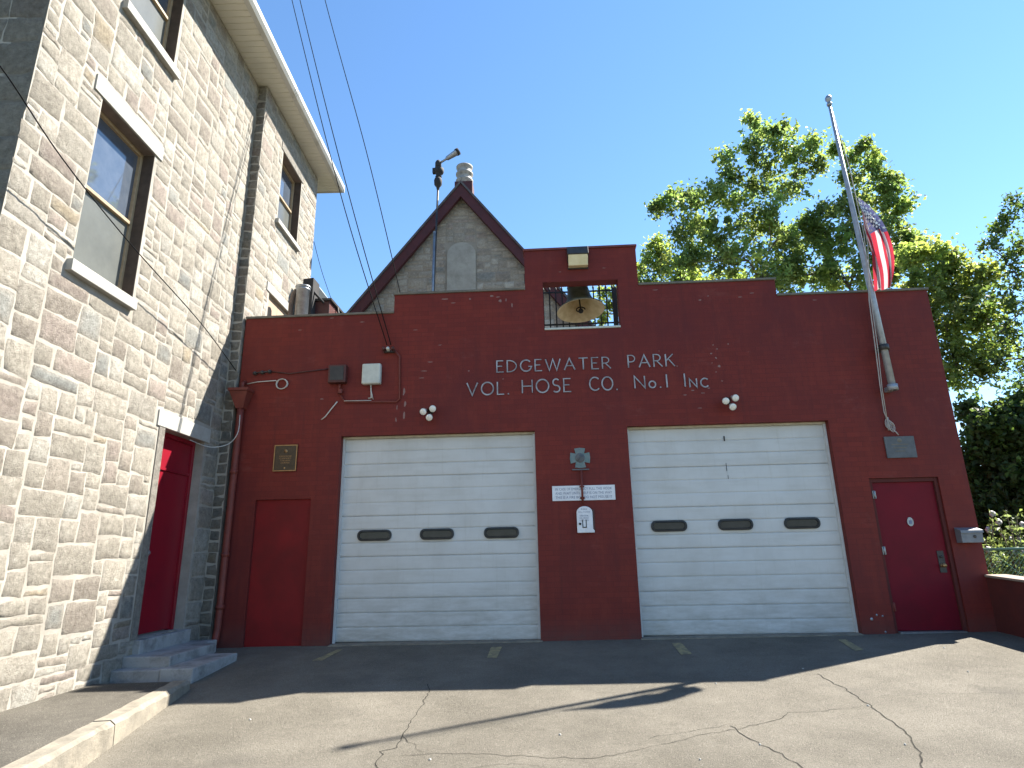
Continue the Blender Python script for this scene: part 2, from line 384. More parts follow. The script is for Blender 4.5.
def cell_wall(us, vs, inside, fn, d, mb=None, m=0):
    """wall of thickness d made of rectangular cells; fn(u, v, w) -> world, w = 0 at the front and -d at the back"""
    mb = mb or MB(); us = sorted(set(us)); vs = sorted(set(vs)); cache = {}
    def V(i, j, w):
        k = (i, j, w)
        if k not in cache: cache[k] = mb.vert(fn(us[i], vs[j], -d*w))
        return cache[k]
    nu, nv = len(us)-1, len(vs)-1
    ins = [[bool(inside((us[i]+us[i+1])/2, (vs[j]+vs[j+1])/2)) for j in range(nv)] for i in range(nu)]
    for i in range(nu):
        for j in range(nv):
            if not ins[i][j]: continue
            mb.face((V(i, j, 0), V(i+1, j, 0), V(i+1, j+1, 0), V(i, j+1, 0)), m)
            mb.face((V(i, j, 1), V(i, j+1, 1), V(i+1, j+1, 1), V(i+1, j, 1)), m)
            for di, dj, e in ((-1, 0, ((i, j), (i, j+1))), (1, 0, ((i+1, j+1), (i+1, j))), (0, -1, ((i+1, j), (i, j))), (0, 1, ((i, j+1), (i+1, j+1)))):
                a, b = i+di, j+dj
                if 0 <= a < nu and 0 <= b < nv and ins[a][b]: continue
                (p, q), (r, t) = e
                mb.face((V(p, q, 0), V(r, t, 0), V(r, t, 1), V(p, q, 1)), m)
    return mb

STONE_COLS = [((.27, .24, .195), 6), ((.285, .255, .21), 6), ((.25, .222, .18), 5), ((.30, .272, .23), 4), ((.235, .198, .162), 3), ((.20, .165, .135), 2.6),
              ((.20, .202, .188), 2), ((.16, .168, .162), 1.4), ((.26, .205, .13), .7), ((.33, .31, .27), 3), ((.235, .185, .158), 3)]
def ashlar(mb, colors, a0, a1, z0, z1, keep, fn, cell=.1, gap=.009, proud=.006, hs=(1, 2, 3, 3, 4, 4), ws=(2, 3, 4, 5, 6, 7), res=.05, tone=1.0, joff=0.0):
    """random coursed blocks: each is a bulged, roughened patch of the wall's own mesh"""
    nu, nv = int(round((a1-a0)/cell)), int(round((z1-z0)/cell))
    du, dv = (a1-a0)/nu, (z1-z0)/nv
    occ = np.zeros((nu, nv), bool)
    for i in range(nu):
        for j in range(nv):
            if not keep(a0+(i+.5)*du, z0+(j+.5)*dv): occ[i, j] = True
    rnd = random.Random(int(1000*(a0+7.3*z0+a1)) & 0xffff)
    tot = sum(w for _, w in STONE_COLS)
    def pick():
        r = rnd.random()*tot
        for c, w in STONE_COLS:
            r -= w
            if r <= 0: return c
        return STONE_COLS[0][0]
    for j in range(nv):
        for i in range(nu):
            if occ[i, j]: continue
            w = rnd.choice(ws); h = rnd.choice(hs)
            if h >= 3: w = max(w, 3)
            ww = 0
            while ww < w and i+ww < nu and not occ[i+ww, j]: ww += 1
            if i+ww < nu and not occ[i+ww, j] and (i+ww+1 >= nu or occ[i+ww+1, j]): ww += 1
            h = min(h, max(1, ww)); hh = 1
            while hh < h and j+hh < nv and not occ[i:i+ww, j+hh].any(): hh += 1
            occ[i:i+ww, j:j+hh] = True
            u0, u1, v0, v1 = a0+i*du, a0+(i+ww)*du, z0+j*dv, z0+(j+hh)*dv
            jit = lambda: rnd.uniform(-.017, .017)
            c4 = [(u0+gap+jit(), v0+gap+jit()), (u1-gap+jit(), v0+gap+jit()), (u1-gap+jit(), v1-gap+jit()), (u0+gap+jit(), v1-gap+jit())]
            n1 = max(3, int((u1-u0)/res)); n2 = max(3, int((v1-v0)/res))
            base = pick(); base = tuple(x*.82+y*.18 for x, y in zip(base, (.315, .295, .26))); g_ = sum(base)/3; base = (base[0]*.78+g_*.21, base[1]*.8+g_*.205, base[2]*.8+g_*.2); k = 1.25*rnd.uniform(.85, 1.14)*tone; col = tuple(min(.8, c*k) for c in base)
            pr = proud*rnd.uniform(.6, 1.5); sd = rnd.random()*100
            idx = {}
            W_, H_ = u1-u0, v1-v0; tilt = (rnd.uniform(-.5, .5), rnd.uniform(-.5, .5))
            def ps(n, L): e = .011/L; return [0, e]+[e+(1-2*e)*k/(n-2) for k in range(1, n-2)]+[1-e, 1]
            n1 = max(5, n1); n2 = max(5, n2); S1, S2 = ps(n1, W_), ps(n2, H_)
            for p in range(n1+1):
                for q in range(n2+1):
                    s_, t_ = S1[p], S2[q]
                    edge = min(p, n1-p, q, n2-q)
                    if (p in (0, n1)) and (q in (0, n2)):
                        s_ += (.012/W_ if p == 0 else -.012/W_); t_ += (.012/H_ if q == 0 else -.012/H_)
                    u = (c4[0][0]*(1-s_)+c4[1][0]*s_)*(1-t_)+(c4[3][0]*(1-s_)+c4[2][0]*s_)*t_
                    v = (c4[0][1]*(1-t_)+c4[3][1]*t_)*(1-s_)+(c4[1][1]*(1-t_)+c4[2][1]*t_)*s_
                    if edge <= 1:
                        f_ = 1.0 if edge == 0 else .8
                        du_ = .02*noise.noise(Vector((u*9, v*9, 3+sd)))*f_; dv_ = .02*noise.noise(Vector((u*9, v*9, 9+sd)))*f_; u += du_; v += dv_
                    if edge == 0: o = -.002
                    else:
                        rg = 1-abs(noise.noise(Vector((u*11+sd, v*14, sd))))*2
                        o = pr*(.5 if edge == 1 else 1.0)+(1 if edge > 1 else .3)*(.008*rg-.003+.007*noise.noise(Vector((u*27, v*27, sd)))+.006*(tilt[0]*(s_-.5)+tilt[1]*(t_-.5)))
                        o = max(o, .0015)
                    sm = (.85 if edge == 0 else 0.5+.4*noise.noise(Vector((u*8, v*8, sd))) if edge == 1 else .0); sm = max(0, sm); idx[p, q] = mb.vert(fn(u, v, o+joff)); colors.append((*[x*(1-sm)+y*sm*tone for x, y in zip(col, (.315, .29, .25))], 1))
            for p in range(n1):
                for q in range(n2):
                    mb.face((idx[p, q], idx[p+1, q], idx[p+1, q+1], idx[p, q+1]), 1, True)

# ================================================================== SETTING
def ground_sheet():
    xs = [-400, -120, -60, -30, -16, -10, -8]+[x*.5 for x in range(-14, 17)]+[9, 12, 20, 40, 90, 200, 400]
    ys = [-400, -150, -60, -30, -20, -14, -12, -10]+[-9.2+.4*i for i in range(0, 24)]+[.2, 1, 3, 6, 12, 25, 60, 150, 400]
    mb = MB(); idx = [[mb.vert((x, y, gz(x, y)-.012)) for y in ys] for x in xs]
    for i in range(len(xs)-1):
        for j in range(len(ys)-1): mb.face((idx[i][j], idx[i+1][j], idx[i+1][j+1], idx[i][j+1]), 0, True)
    tag(mb.build('ground', M['soil']), kind='structure')
ground_sheet()

stepA = on_ground(192.3, 684.6)          # front right foot of the lowest step
curb_px = [(600, 490), (500, 537), (300, 637), (90, 745), (60, 760)]     # reading of the outer top edge
CT = -.045
curb_out = [on_z(p[0]/3.692, 560+p[1]/3.692, CT) for p in [(705, 437), (600, 490), (345, 640)]]
cin = on_z(575/3.692, 560+487/3.692, CT); cout = on_z(600/3.692, 560+492/3.692, CT)
# the kerb as a straight line fitted through its photographed top edge
k0 = on_z(190, 680, CT); k1 = on_z(27, 766, CT)
kd = (k1-k0)/np.linalg.norm(k1-k0); kn = np.array([kd[1], -kd[0], 0]);
if kn[0] > 0: kn = -kn                     # towards the wall
KS, KE, KW = 0.0, 9.0, .17
def kpt(t, w, z): p = k0+kd*t+kn*w; return (p[0], p[1], z)
def driveway():
    mb = MB(); n = 40
    ys = [0.16 - 0.4*i for i in range(0, 34)]
    def left(y):
        if y > k0[1]: return -4.95
        return k0[0]+(kd[0]/kd[1])*(y-k0[1]) - .05
    idx = []
    for y in ys:
        l = left(y); row = []
        for i in range(n+1):
            x = l+(7.2-l)*i/n; row.append(mb.vert((x, y, gz(x, min(y, 0))+.004*0)))
        idx.append(row)
    for j in range(len(ys)-1):
        for i in range(n): mb.face((idx[j][i], idx[j][i+1], idx[j+1][i+1], idx[j+1][i]), 0, True)
    o = tag(mb.build('driveway', M['asphalt']), kind='structure')
    # cracks: ragged ribbons lying on the asphalt
    cr = [[(819, 674), (828, 680), (845.6, 689.5), (868, 704), (890, 721), (906, 732), (921.5, 753), (920, 770), (930, 800)],
          [(662, 745), (700, 735), (735, 729), (776, 721), (789, 713), (820, 711), (868, 707)],
          [(730, 726), (744, 737), (763, 745), (782, 754), (807, 770), (830, 800)],
          [(402, 755.6), (440, 754), (483, 754), (536, 757), (585, 759), (613, 755.6), (662, 745)],
          [(428.6, 684), (427, 697), (418, 713), (407, 729), (402, 736), (398, 748), (381, 752), (376, 770), (372, 800)],
          [(402, 737), (414, 746), (421, 754)], [(650, 738), (700, 730), (735, 724), (760, 727)], [(880, 696), (950, 694), (1024, 693)], [(470, 768), (520, 764), (560, 768)]]
    wd = [.013, .006, .009, .006, .009, .006, .004, .004, .004]
    for pts, w in zip(cr, wd):
        c = MB()
        P = [on_ground(*p) for p in pts]; Q = []
        for a, b in zip(P[:-1], P[1:]):
            k = max(2, int(np.linalg.norm(b-a)/.05))
            for i in range(k): Q.append(a+(b-a)*i/k)
        Q.append(P[-1]); L = []
        for i, q in enumerate(Q):
            t = Q[min(i+1, len(Q)-1)]-Q[max(i-1, 0)]; t = t/np.linalg.norm(t); nn = np.array([-t[1], t[0], 0])
            q = q+nn*.028*noise.noise(Vector((q[0]*7, q[1]*7, w*300)))+nn*random.uniform(-.013, .013)
            ww = w*(.55+.6*random.random())*.5*min(1, (len(Q)-i)/6)
            e = []
            for sgn in (-1, 1):
                pp = q+nn*ww*sgn; e.append(c.vert((pp[0], pp[1], gz(pp[0], pp[1])+.003)))
            L.append(e)
        for a, b in zip(L[:-1], L[1:]): c.face((a[0], a[1], b[1], b[0]))
        c.build('pavement_crack', M['crack'], o)
    # worn yellow marks in front of the big doors
    for pts in ([(312, 661), (338, 649.5), (343, 649.5), (322, 661)], [(487, 658), (491, 647.5), (502, 647), (497, 658)],
                [(672, 643.5), (681, 643), (692, 654), (681, 655)], [(838, 640), (845, 639.5), (864, 650), (855, 651)]):
        mk = MB(); P = [on_ground(*p) for p in pts]
        mk.poly([(p[0], p[1], gz(p[0], p[1])+.0045) for p in P]); mk.build('painted_mark', M['yellow'], o)
    for x0, x1 in ((-3.2, -.1), (1.3, 4.36)):
        th = MB(); th.hexa([(x0, -.07, gz(x0, -.07)+.0035-.02), (x1, -.07, gz(x1, -.07)+.0035-.02), (x1, .13, gz(x1, 0)-.02), (x0, .13, gz(x0, 0)-.02),
                 (x0, -.07, gz(x0, -.07)+.0075), (x1, -.07, gz(x1, -.07)+.0075), (x1, .13, gz(x1, 0)+.012), (x0, .13, gz(x0, 0)+.012)])
        th.build('door_threshold', M['concrete'], o)
    # small pale litter and chips
    for px, py in ((700, 768-8), (803, 669), (944, 648), (968, 672), (716, 684), (868, 706), (430, 760), (760, 745), (250, 720), (598, 700), (560, 735), (905, 745)):
        p = on_ground(px, py); r = random.uniform(.006, .013); z = gz(p[0], p[1]); lit = MB()
        lit.lathe([(r, 0), (r*.8, .008), (0, .012)], (p[0], p[1], z+.001), n=6)
        lit.build('stone_chip', M['white_stone'], o)
    return o
driveway()
def path_and_kerb():
    mb = MB(); n = 14
    a, b = [], []
    for i in range(n+1):
        t = KS+(KE-KS)*i/n
        p = kpt(t, KW-.01, 0); z = -.055 - .004*t
        a.append(mb.vert((p[0], p[1], z)))
        # wall foot at the same y
        aw = (p[1]-P0L[1])/DIRL[1]; w = WL(aw, 0, -.03); b.append(mb.vert((w[0], w[1], -.07)))
    for i in range(n): mb.face((a[i], a[i+1], b[i+1], b[i]))
    tag(mb.build('path', M['strip']), kind='structure')
    kb = MB(); rnd = random.Random(3); t = KS
    while t < KE:
        L = rnd.uniform(1.5, 2.4); e = min(KE, t+L)
        ns = max(2, int((e-t)/.12)); rows = []
        for i in range(ns+1):
            u = t+.006+(e-t-.012)*i/ns; zt = CT-.004*u+rnd.uniform(-.005, .005); ch = rnd.uniform(.0, .018)
            zb = gz(*kpt(u, 0, 0)[:2])-.06
            rows.append([kb.vert(kpt(u, KW, zb)), kb.vert(kpt(u, KW, zt)), kb.vert(kpt(u, .02+ch, zt)), kb.vert(kpt(u, -.005, zt-.02-ch)), kb.vert(kpt(u, -.015, zb))])
        for r, s in zip(rows[:-1], rows[1:]):
            for k in range(4): kb.face((r[k], s[k], s[k+1], r[k+1]))
        kb.face(rows[0]); kb.face(rows[-1]); t = e
    tag(kb.build('kerb', M['concrete']), kind='structure')
path_and_kerb()

# ================================================================== STONE BUILDING (left)
A_NEAR, A_STEP, A_FAR, O_FAR, ZT = -4.66, -.06, 2.94, .17, 9.84
W1 = (-3.72, -2.66, 4.35, 6.44); W2 = (-3.60, -2.57, 7.92, 9.55); W3 = (.91, 1.97, 7.57, 9.12); WB = (.86, 1.95, 4.9, 6.02)
DR = (-1.60, -.52, .30, 2.95)
LIN1 = (-3.88, -2.52, 6.44, 6.65); SIL1 = (-3.80, -2.66, 4.21, 4.35); SIL2 = (-3.70, -2.5, 7.79, 7.92); SIL3 = (.82, 2.04, 7.47, 7.57); LIN3 = (.8, 2.06, 9.12, 9.29)
LINB = (.72, 2.05, 6.02, 6.2); LIND = (-1.80, -.40, 2.95, 3.17); JAM = (-1.74, -1.60, .30, 2.95)
def inr(r, a, z, e=0.0): return r[0]-e < a < r[1]+e and r[2]-e < z < r[3]+e
stone_house = thing('stone_building', WL(A_NEAR, 0), 'tall sunlit rough stone building with white lintels and a cream eave at left', 'building')
def left_building():
    S = stone_house
    holes = (W1, W2, DR)
    mb = MB()
    us = [A_NEAR, A_STEP]+[x for h in holes for x in h[:2]]; vs = [-.6, ZT]+[x for h in holes for x in h[2:]]
    cell_wall(us, vs, lambda a, z: not any(inr(h, a, z) for h in holes), lambda u, v, w: WL(u, v, w), .3, mb, 0)
    cols = [(1, 1, 1, 1)]*len(mb.v)
    solid = holes+(LIN1, SIL1, SIL2, LIND, JAM)
    ashlar(mb, cols, A_NEAR+.0, A_STEP, -.2, ZT, lambda a, z: not any(inr(h, a, z, .03) for h in solid), WL, cell=.085)
    mb.build('wall', [M['mortar'], M['stone']], S, attr=('stone', cols))
    # deeper end bay, standing a hand's breadth proud
    mb = MB(); hs = (W3, WB)
    us = [A_STEP, A_FAR]+[x for h in hs for x in h[:2]]; vs = [-.6, ZT]+[x for h in hs for x in h[2:]]
    cell_wall(us, vs, lambda a, z: not any(inr(h, a, z) for h in hs), lambda u, v, w: WL(u, v, O_FAR+w), .35, mb, 0)
    cols = [(1, 1, 1, 1)]*len(mb.v)
    solid2 = hs+(SIL3, LIN3, LINB)
    ashlar(mb, cols, A_STEP, A_FAR, 4.5, ZT, lambda a, z: not any(inr(h, a, z, .03) for h in solid2), lambda a, z, o: WL(a, z, O_FAR+o), cell=.085)
    ashlar(mb, cols, 0, O_FAR, -.2, ZT, lambda a, z: True, lambda a, z, o: WL(A_STEP-o, z, a), cell=.085, ws=(2,), hs=(2, 3, 4), proud=.004, tone=.62)  # return facing away from the sun: its shade is put into a darker stone tone
    mb.build('wall', [M['mortar'], M['stone']], S, attr=('stone', cols))
    # front and back of the block
    mb = MB(); fr = lambda u, v, w: tuple(np.array(WL(A_NEAR-w, v, -u)))
    cell_wall([.3, 9], [-.6, ZT], lambda a, z: True, fr, .3, mb, 0)
    cell_wall([0, .3], [-.6, ZT], lambda a, z: True, lambda u, v, w: WL(A_NEAR-w, v, -u), .002, mb, 0)
    cols = [(1, 1, 1, 1)]*len(mb.v)
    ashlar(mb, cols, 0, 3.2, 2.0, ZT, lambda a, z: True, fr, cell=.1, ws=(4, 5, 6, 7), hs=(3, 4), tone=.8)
    mb.build('wall', [M['mortar'], M['stone']], S, attr=('stone', cols))
    mb = MB(); mb.box((A_FAR-.3, O_FAR-9, -.6), (A_FAR, O_FAR-.36, ZT), 0, lambda a, o, z: WL(a, z, o)); mb.build('wall', M['mortar'], S)
    # roof, soffit, gutter
    zs = 9.86; o1 = .52
    pts = [on_z(253, 0, zs), on_z(342, 190, zs)]
    mb = MB(); n = 70; a_s, a_e = A_NEAR-.5, A_FAR+.54
    for i in range(n):
        u0 = a_s+(a_e-a_s)*i/n; u1 = a_s+(a_e-a_s)*(i+1)/n; um = u1-.016
        mb.poly([WL(u0, zs, -.35), WL(um, zs, -.35), WL(um, zs, o1), WL(u0, zs, o1)])
        mb.poly([WL(um, zs, -.35), WL(um+.006, zs+.02, -.35), WL(um+.006, zs+.02, o1), WL(um, zs, o1)])
        mb.poly([WL(um+.006, zs+.02, -.35), WL(u1, zs, -.35), WL(u1, zs, o1), WL(um+.006, zs+.02, o1)])
    mb.build('soffit', M['soffit'], S)
    mb = MB()
    prof = [(o1, zs-.02), (o1+.08, zs-.01), (o1+.12, zs+.05), (o1+.12, zs+.15), (o1+.09, zs+.15), (o1+.09, zs+.06), (o1, zs+.06)]
    mb.prism([WL(a_s, z, o) for o, z in prof], DIRL*(a_e-a_s)); mb.build('gutter', M['gutter'], S)
    mb = MB(); mb.box((a_e, -.5, zs-.02), (a_e+.03, o1+.12, zs+.17), 0, lambda a, o, z: WL(a, z, o)); mb.build('fascia', M['gutter'], S)
    mb = MB(); zt = zs+.16
    mb.prism([WL(a_s, zt, o1+.1), WL(a_s, zt+1.9, -4.4), WL(a_s, zt, -9.3)], DIRL*(a_e-a_s)); mb.build('roof', M['slates'], S)
    # stone dressings
    for r, o, m in ((LIN1, .022, 'white_stone'), (SIL1, .075, 'white_stone'), (SIL2, .075, 'white_stone'), (SIL3, O_FAR+.07, 'white_stone'), (LIN3, O_FAR+.015, 'stone'), (LINB, O_FAR+.02, 'white_stone'), (LIND, .02, 'white_stone'), (JAM, .014, 'stone')):
        mb = MB(); nm = 'sill' if r in (SIL1, SIL2, SIL3) else 'jamb' if r is JAM else 'lintel'
        base = O_FAR if r[0] > A_STEP else 0
        mb.box((r[0], base-.2, r[2]+.002), (r[1], o, r[3]-.002), 0, lambda a, o_, z: WL(a, z, o_))
        cc = [(.25, .235, .21, 1)]*len(mb.v)
        mb.build(nm, M[m], S, bevel=.008, attr=('stone', cc))
    # sash windows
    for r, base in ((W1, 0), (W2, 0), (W3, O_FAR)):
        d = base-.15; a0, a1, z0, z1 = r; zm = z0+(z1-z0)*.5; fw = .05
        f = MB(); B = lambda x0, x1, y0, y1, o0, o1_: f.box((x0, o0, y0), (x1, o1_, y1), 0, lambda a, o, z: WL(a, z, o))
        B(a0+.002, a0+fw, z0+.002, z1-.002, d-.06, d); B(a1-fw, a1-.002, z0+.002, z1-.002, d-.06, d)
        B(a0+fw, a1-fw, z1-fw, z1-.002, d-.06, d-.002); B(a0+fw, a1-fw, z0+.002, z0+fw, d-.06, d-.002); B(a0+fw, a1-fw, zm-.025, zm+.02, d-.055, d+.012)
        w = f.build('window', M['wood'], S, bevel=.004)
        p = MB(); p.box((a0+fw, d-.05, zm+.02), (a1-fw, d-.042, z1-fw), 0, lambda a, o, z: WL(a, z, o)); p.build('upper_pane', M['sashglass'], w)
        p = MB(); p.box((a0+fw, d-.035, z0+fw), (a1-fw, d-.028, zm-.025), 0, lambda a, o, z: WL(a, z, o)); p.build('lower_pane', M['frosted'], w)
        # reveal lining, the shade of the recess put into its brown colour
        l = MB(); e = .004
        l.box((a1-.003, d, z0+.01), (a1-.001-.002, base-.004, z1-.01), 0, lambda a, o, z: WL(a-.004, z, o))
        l.box((a0+.01, d, z1-.010), (a1-.02, base-.004, z1-.006), 0, lambda a, o, z: WL(a, z, o))
        l.build('reveal', M['reveal'], w)
    p = MB(); d = O_FAR-.05; am = (WB[0]+WB[1])/2
    for x0, x1 in ((WB[0]+.002, am-.004), (am+.004, WB[1]-.002)): p.box((x0, d-.04, WB[2]+.002), (x1, d, WB[3]-.002), 0, lambda a, o, z: WL(a, z, o))
    tag(p.build('boarded_window', M['board'], S), 'peach board filling the low far window')
    # door
    d = -.16; a0, a1, z0, z1 = DR; zt = z1-.50
    m_ = MB(); m_.box((a0+.06, d-.05, z0+.02), (a1-.06, d, zt-.02), 0, lambda a, o, z: WL(a, z, o))
    door = m_.build('door', M['doorred'], S, bevel=.006)
    t = MB(); t.box((a0+.06, d-.05, zt+.02), (a1-.06, d, z1-.06), 0, lambda a, o, z: WL(a, z, o)); t.build('transom', M['doorred'], door, bevel=.006)
    fr = MB(); B = lambda x0, x1, y0, y1, q: fr.box((x0, d-.07, y0), (x1, q, y1), 0, lambda a, o, z: WL(a, z, o))
    B(a0+.002, a0+.06, z0, z1-.002, d+.03); B(a1-.06, a1-.002, z0, z1-.002, d+.03); B(a0+.06, a1-.06, z1-.06, z1-.002, d+.028); B(a0+.06, a1-.06, zt-.018, zt+.018, d+.02)
    fr.build('door_frame', M['doorred'], door, bevel=.004)
    ka, kz = on_left(154, 555, d); k = MB(); k.lathe([(.03, 0), (.03, .012), (.014, .016), (.014, .05), (.032, .06), (.034, .075), (.02, .09), (0, .092)], WL(a0+.16, 1.33, d), NL, 14); k.build('handle', M['galv'], door)
left_building()

def steps():
    S = thing('stone_steps', WL(-1.1, 0, .4), 'three worn grey stone steps leading up to the red door at left', 'steps')
    rnd = random.Random(5)
    def slab(a0, a1, o0, o1, z0, z1, name='step'):
        mb = MB(); mb.box((a0, o0, z0), (a1, o1, z1), 0, lambda a, o, z: WL(a, z, o)); return mb.build(name, M['stepstone'], S, bevel=.012)
    slab(-1.66, -.46, -.155, .09, .0, .295, 'threshold')
    slab(-1.84, -.72, .003, .58, -.3, .135); slab(-.717, -.30, .003, .40, -.3, .13)
    q = stepA; a3 = float((q-P0L) @ DIRL); o3 = float((q-P0L) @ NL)
    slab(a3+.04, -.90, .58+.004, .97, -.3, .03); slab(-1.838, -.90, .30, .58, -.3, .029)
    slab(a3+.06, -1.845, .003, .578, -.3, .015)
    return a3, o3
STEPDBG = steps()

# ================================================================== FIRE STATION
FX0, FX1 = -4.95, 6.25
PAR = [(FX0, 5.145), (-2.42, 5.475), (-.215, 6.185), (1.665, 5.475), (3.88, 5.19), (FX1, 5.19)]   # x where each parapet level starts
def par_top(x):
    z = PAR[0][1]
    for k, (px, pz) in enumerate(PAR):
        if x >= px: z = pz
    return z
RY = .14
g1a, g1b, g1c = at(342, 438, RY), at(534, 433, RY), at(332, 645, RY)
GL = (-3.20, -.125, gz(-1.6, 0)-.012, 3.085)
GR = (1.315, 4.375, gz(2.8, 0)-.012, 3.11)
MD = (4.83, 5.83, gz(5.3, 0)-.01, 2.21)
LD = (-4.50, -3.62, gz(-4, 0)-.03, 2.115)
BW = (.085, 1.33, 4.745, 5.60)
station = thing('fire_station', (0, 0, 0), 'low red painted brick firehouse with stepped parapet and two white garage doors', 'building')
def fire_station():
    S = station; mb = MB()
    hs = (GL, GR, MD, LD, BW)
    us = [FX0, FX1]+[p[0] for p in PAR[1:5]]+[x for h in hs for x in h[:2]]
    vs = [-.5, 5.145, 5.475, 6.185, 5.19]+[x for h in hs for x in h[2:]]
    cell_wall(us, vs, lambda x, z: z < par_top(x) and not any(inr(h, x, z) for h in hs), lambda u, v, w: (u, -w, v), .22, mb)
    mb.build('facade', M['facade'], S)
    mb = MB(); mb.box((FX1-.3, .222, -.5), (FX1, 10, 4.95)); mb.box((FX0, 9.7, -.5), (FX1-.302, 10, 4.95)); mb.build('wall', M['facade'], S)
    mb = MB(); mb.box((FX0, .225, 4.45), (FX1-.302, 9.698, 4.6)); mb.build('roof', M['roof'], S)
    # things behind the openings stay dark: inner back wall
    # copings
    segs = [(FX0-.0, -2.42, 5.145, 'coping'), (-2.42, -.215, 5.475, 'coping'), (-.215, 1.665, 6.185, 'coping_red'), (1.665, 3.88, 5.475, 'coping'), (3.88, FX1, 5.19, 'coping')]
    for i, (x0, x1, z, m) in enumerate(segs):
        c = MB(); l = -.02 if i == 2 or i == 1 else (.002 if i else 0); r = .02 if i in (2, 3, 4) else -.002
        c.box((x0+l, -.025, z+.001), (x1+r, .245, z+.04)); c.build('coping', M[m], S, bevel=.006)
    # garage doors
    for (x0, x1, z0, z1), lab in ((GL, 'left white sectional door'), (GR, 'right white sectional door')):
        d = MB(); rows = 15; xa, xb = x0+.035, x1-.035; zb, zt = z0+.02, z1-.035; h = (zt-zb)/rows
        prof = []
        rr = random.Random(11)
        for i in range(rows):
            a = zb+i*h; deep = .020 if i % 3 == 0 else rr.choice((.007, .009, .013))
            wd = .010 if i % 3 == 0 else .007
            prof += [(a, deep), (a+wd*.4, deep), (a+wd, .003), (a+wd*3.4, 0), (a+h-wd*3.4, 0), (a+h-wd, .003)]
        prof.append((zt, .008))
        nx = 10
        idx = [[d.vert((xa+(xb-xa)*k/nx, RY+o+.006*(1+noise.noise(Vector((k*.8+x0, z*2.1, 1.3)))), z)) for k in range(nx+1)] for z, o in prof]
        for i in range(len(prof)-1):
            for k in range(nx): d.face((idx[i][k], idx[i][k+1], idx[i+1][k+1], idx[i+1][k]))
        do = tag(d.build('garage_door', M['door_white'], S), lab)
        bk = MB(); bk.box((xa, RY+.04, zb), (xb, RY+.08, zt)); bk.build('door_core', M['trim_white'], do)
        t = MB(); t.box((x0+.002, RY-.035, z0), (x0+.035, RY+.02, z1-.036)); t.build('side_trim', M['trim_white'], do); t = MB(); t.box((x1-.035, RY-.035, z0), (x1-.002, RY+.02, z1-.036)); t.build('side_trim', M['trim_white'], do)
        t = MB(); t.box((x0+.002, RY-.035, z1-.035), (x1-.002, RY+.02, z1-.002)); t.build('top_trim', M['trim_cream'], do)
        s = MB(); s.box((xa, RY-.005, z0+.001), (xb, RY+.03, z0+.02)); s.build('bottom_seal', M['rubber'], do)
        px = ((357.5, 391.5), (420, 454), (484, 519)) if x0 < 0 else ((651, 687), (718, 753), (784, 820))
        py = (535.5, 534, 532.8) if x0 < 0 else (526, 524.5, 523)
        for (p0, p1), yy in zip(px, py):
            q0, q1 = at(p0, yy, RY), at(p1, yy, RY); zc = (at(370, 535.5, RY)[2] if x0 < 0 else at(735, 524.5, RY)[2]); xc = (q0[0]+q1[0])/2; hw = (q1[0]-q0[0])/2; hh = .083
            def rrect(hw, hh, r, y):
                P = []
                for cx, cz, a0 in ((hw-r, hh-r, 0), (-hw+r, hh-r, 90), (-hw+r, -hh+r, 180), (hw-r, -hh+r, 270)):
                    for k in range(5): an = R_(a0+22.5*k); P.append((xc+cx+r*math.cos(an), y, zc+cz+r*math.sin(an)))
                return P
            w = MB(); rings = [[w.vert(p) for p in R] for R in (rrect(hw, hh, .075, RY+.004), rrect(hw, hh, .075, RY-.018), rrect(hw-.028, hh-.028, .05, RY-.022), rrect(hw-.035, hh-.035, .045, RY-.002))]
            for a, b in zip(rings[:-1], rings[1:]):
                for k in range(len(a)): w.face((a[k], a[(k+1) % len(a)], b[(k+1) % len(a)], b[k]))
            wo = w.build('window', M['rubber'], do)
            g = MB(); g.poly(rrect(hw-.034, hh-.034, .045, RY-.003)); g.build('pane', M['darkglass'], wo)
    # small fittings of the right door: scrapes near its top
    for px, p0, p1, w in ((724, 436, 441, .02), (726, 463, 471, .008), (728, 475, 479, .006)):
        a, b = at(px, p0, RY-.006), at(px+.6, p1, RY-.006); sc = MB(); sc.box((a[0]-w/2, RY-.0055, b[2]), (a[0]+w/2, RY-.003, a[2])); sc.build('scratch', M['rubber'], S)
    # right hand man door
    x0, x1, z0, z1 = MD
    d = MB(); d.box((x0+.05, .07, z0+.03), (x1-.05, .115, z1-.06)); do = d.build('door', M['crimson'], S, bevel=.004); do['label'] = 'crimson steel door beside the mailbox'
    f = MB(); f.box((x0+.002, .03, z0), (x0+.05, .13, z1-.002)); f.box((x1-.05, .03, z0), (x1-.002, .13, z1-.002)); f.box((x0+.05, .032, z1-.06), (x1-.05, .13, z1-.002)); f.build('door_frame', M['wallred'], do, bevel=.003)
    th = MB(); th.box((x0+.05, -.03, z0-.01), (x1-.05, .10, z0+.025)); th.build('threshold', M['galv'], do)
    for z in (.35, 1.12, 1.92):
        h = MB(); h.tube([(x0+.052, .025, z+z0-.06), (x0+.052, .025, z+z0+.06)], .011, 8); h.box((x0+.03, .026, z+z0-.055), (x0+.075, .031, z+z0+.055)); h.build('hinge', M['galv'] if z > 1 else M['pipe_red'], do)
    k = MB(); c = at(946, 563, .07); kx = x1-.15; k.box((kx-.045, .058, c[2]-.13), (kx+.045, .0685, c[2]+.17), 1)
    k.lathe([(.028, 0), (.028, .012), (.012, .016), (.012, .04), (.03, .05), (.03, .07), (0, .08)], (kx-.01, .058, c[2]-.03), (0, -1, 0), 14)
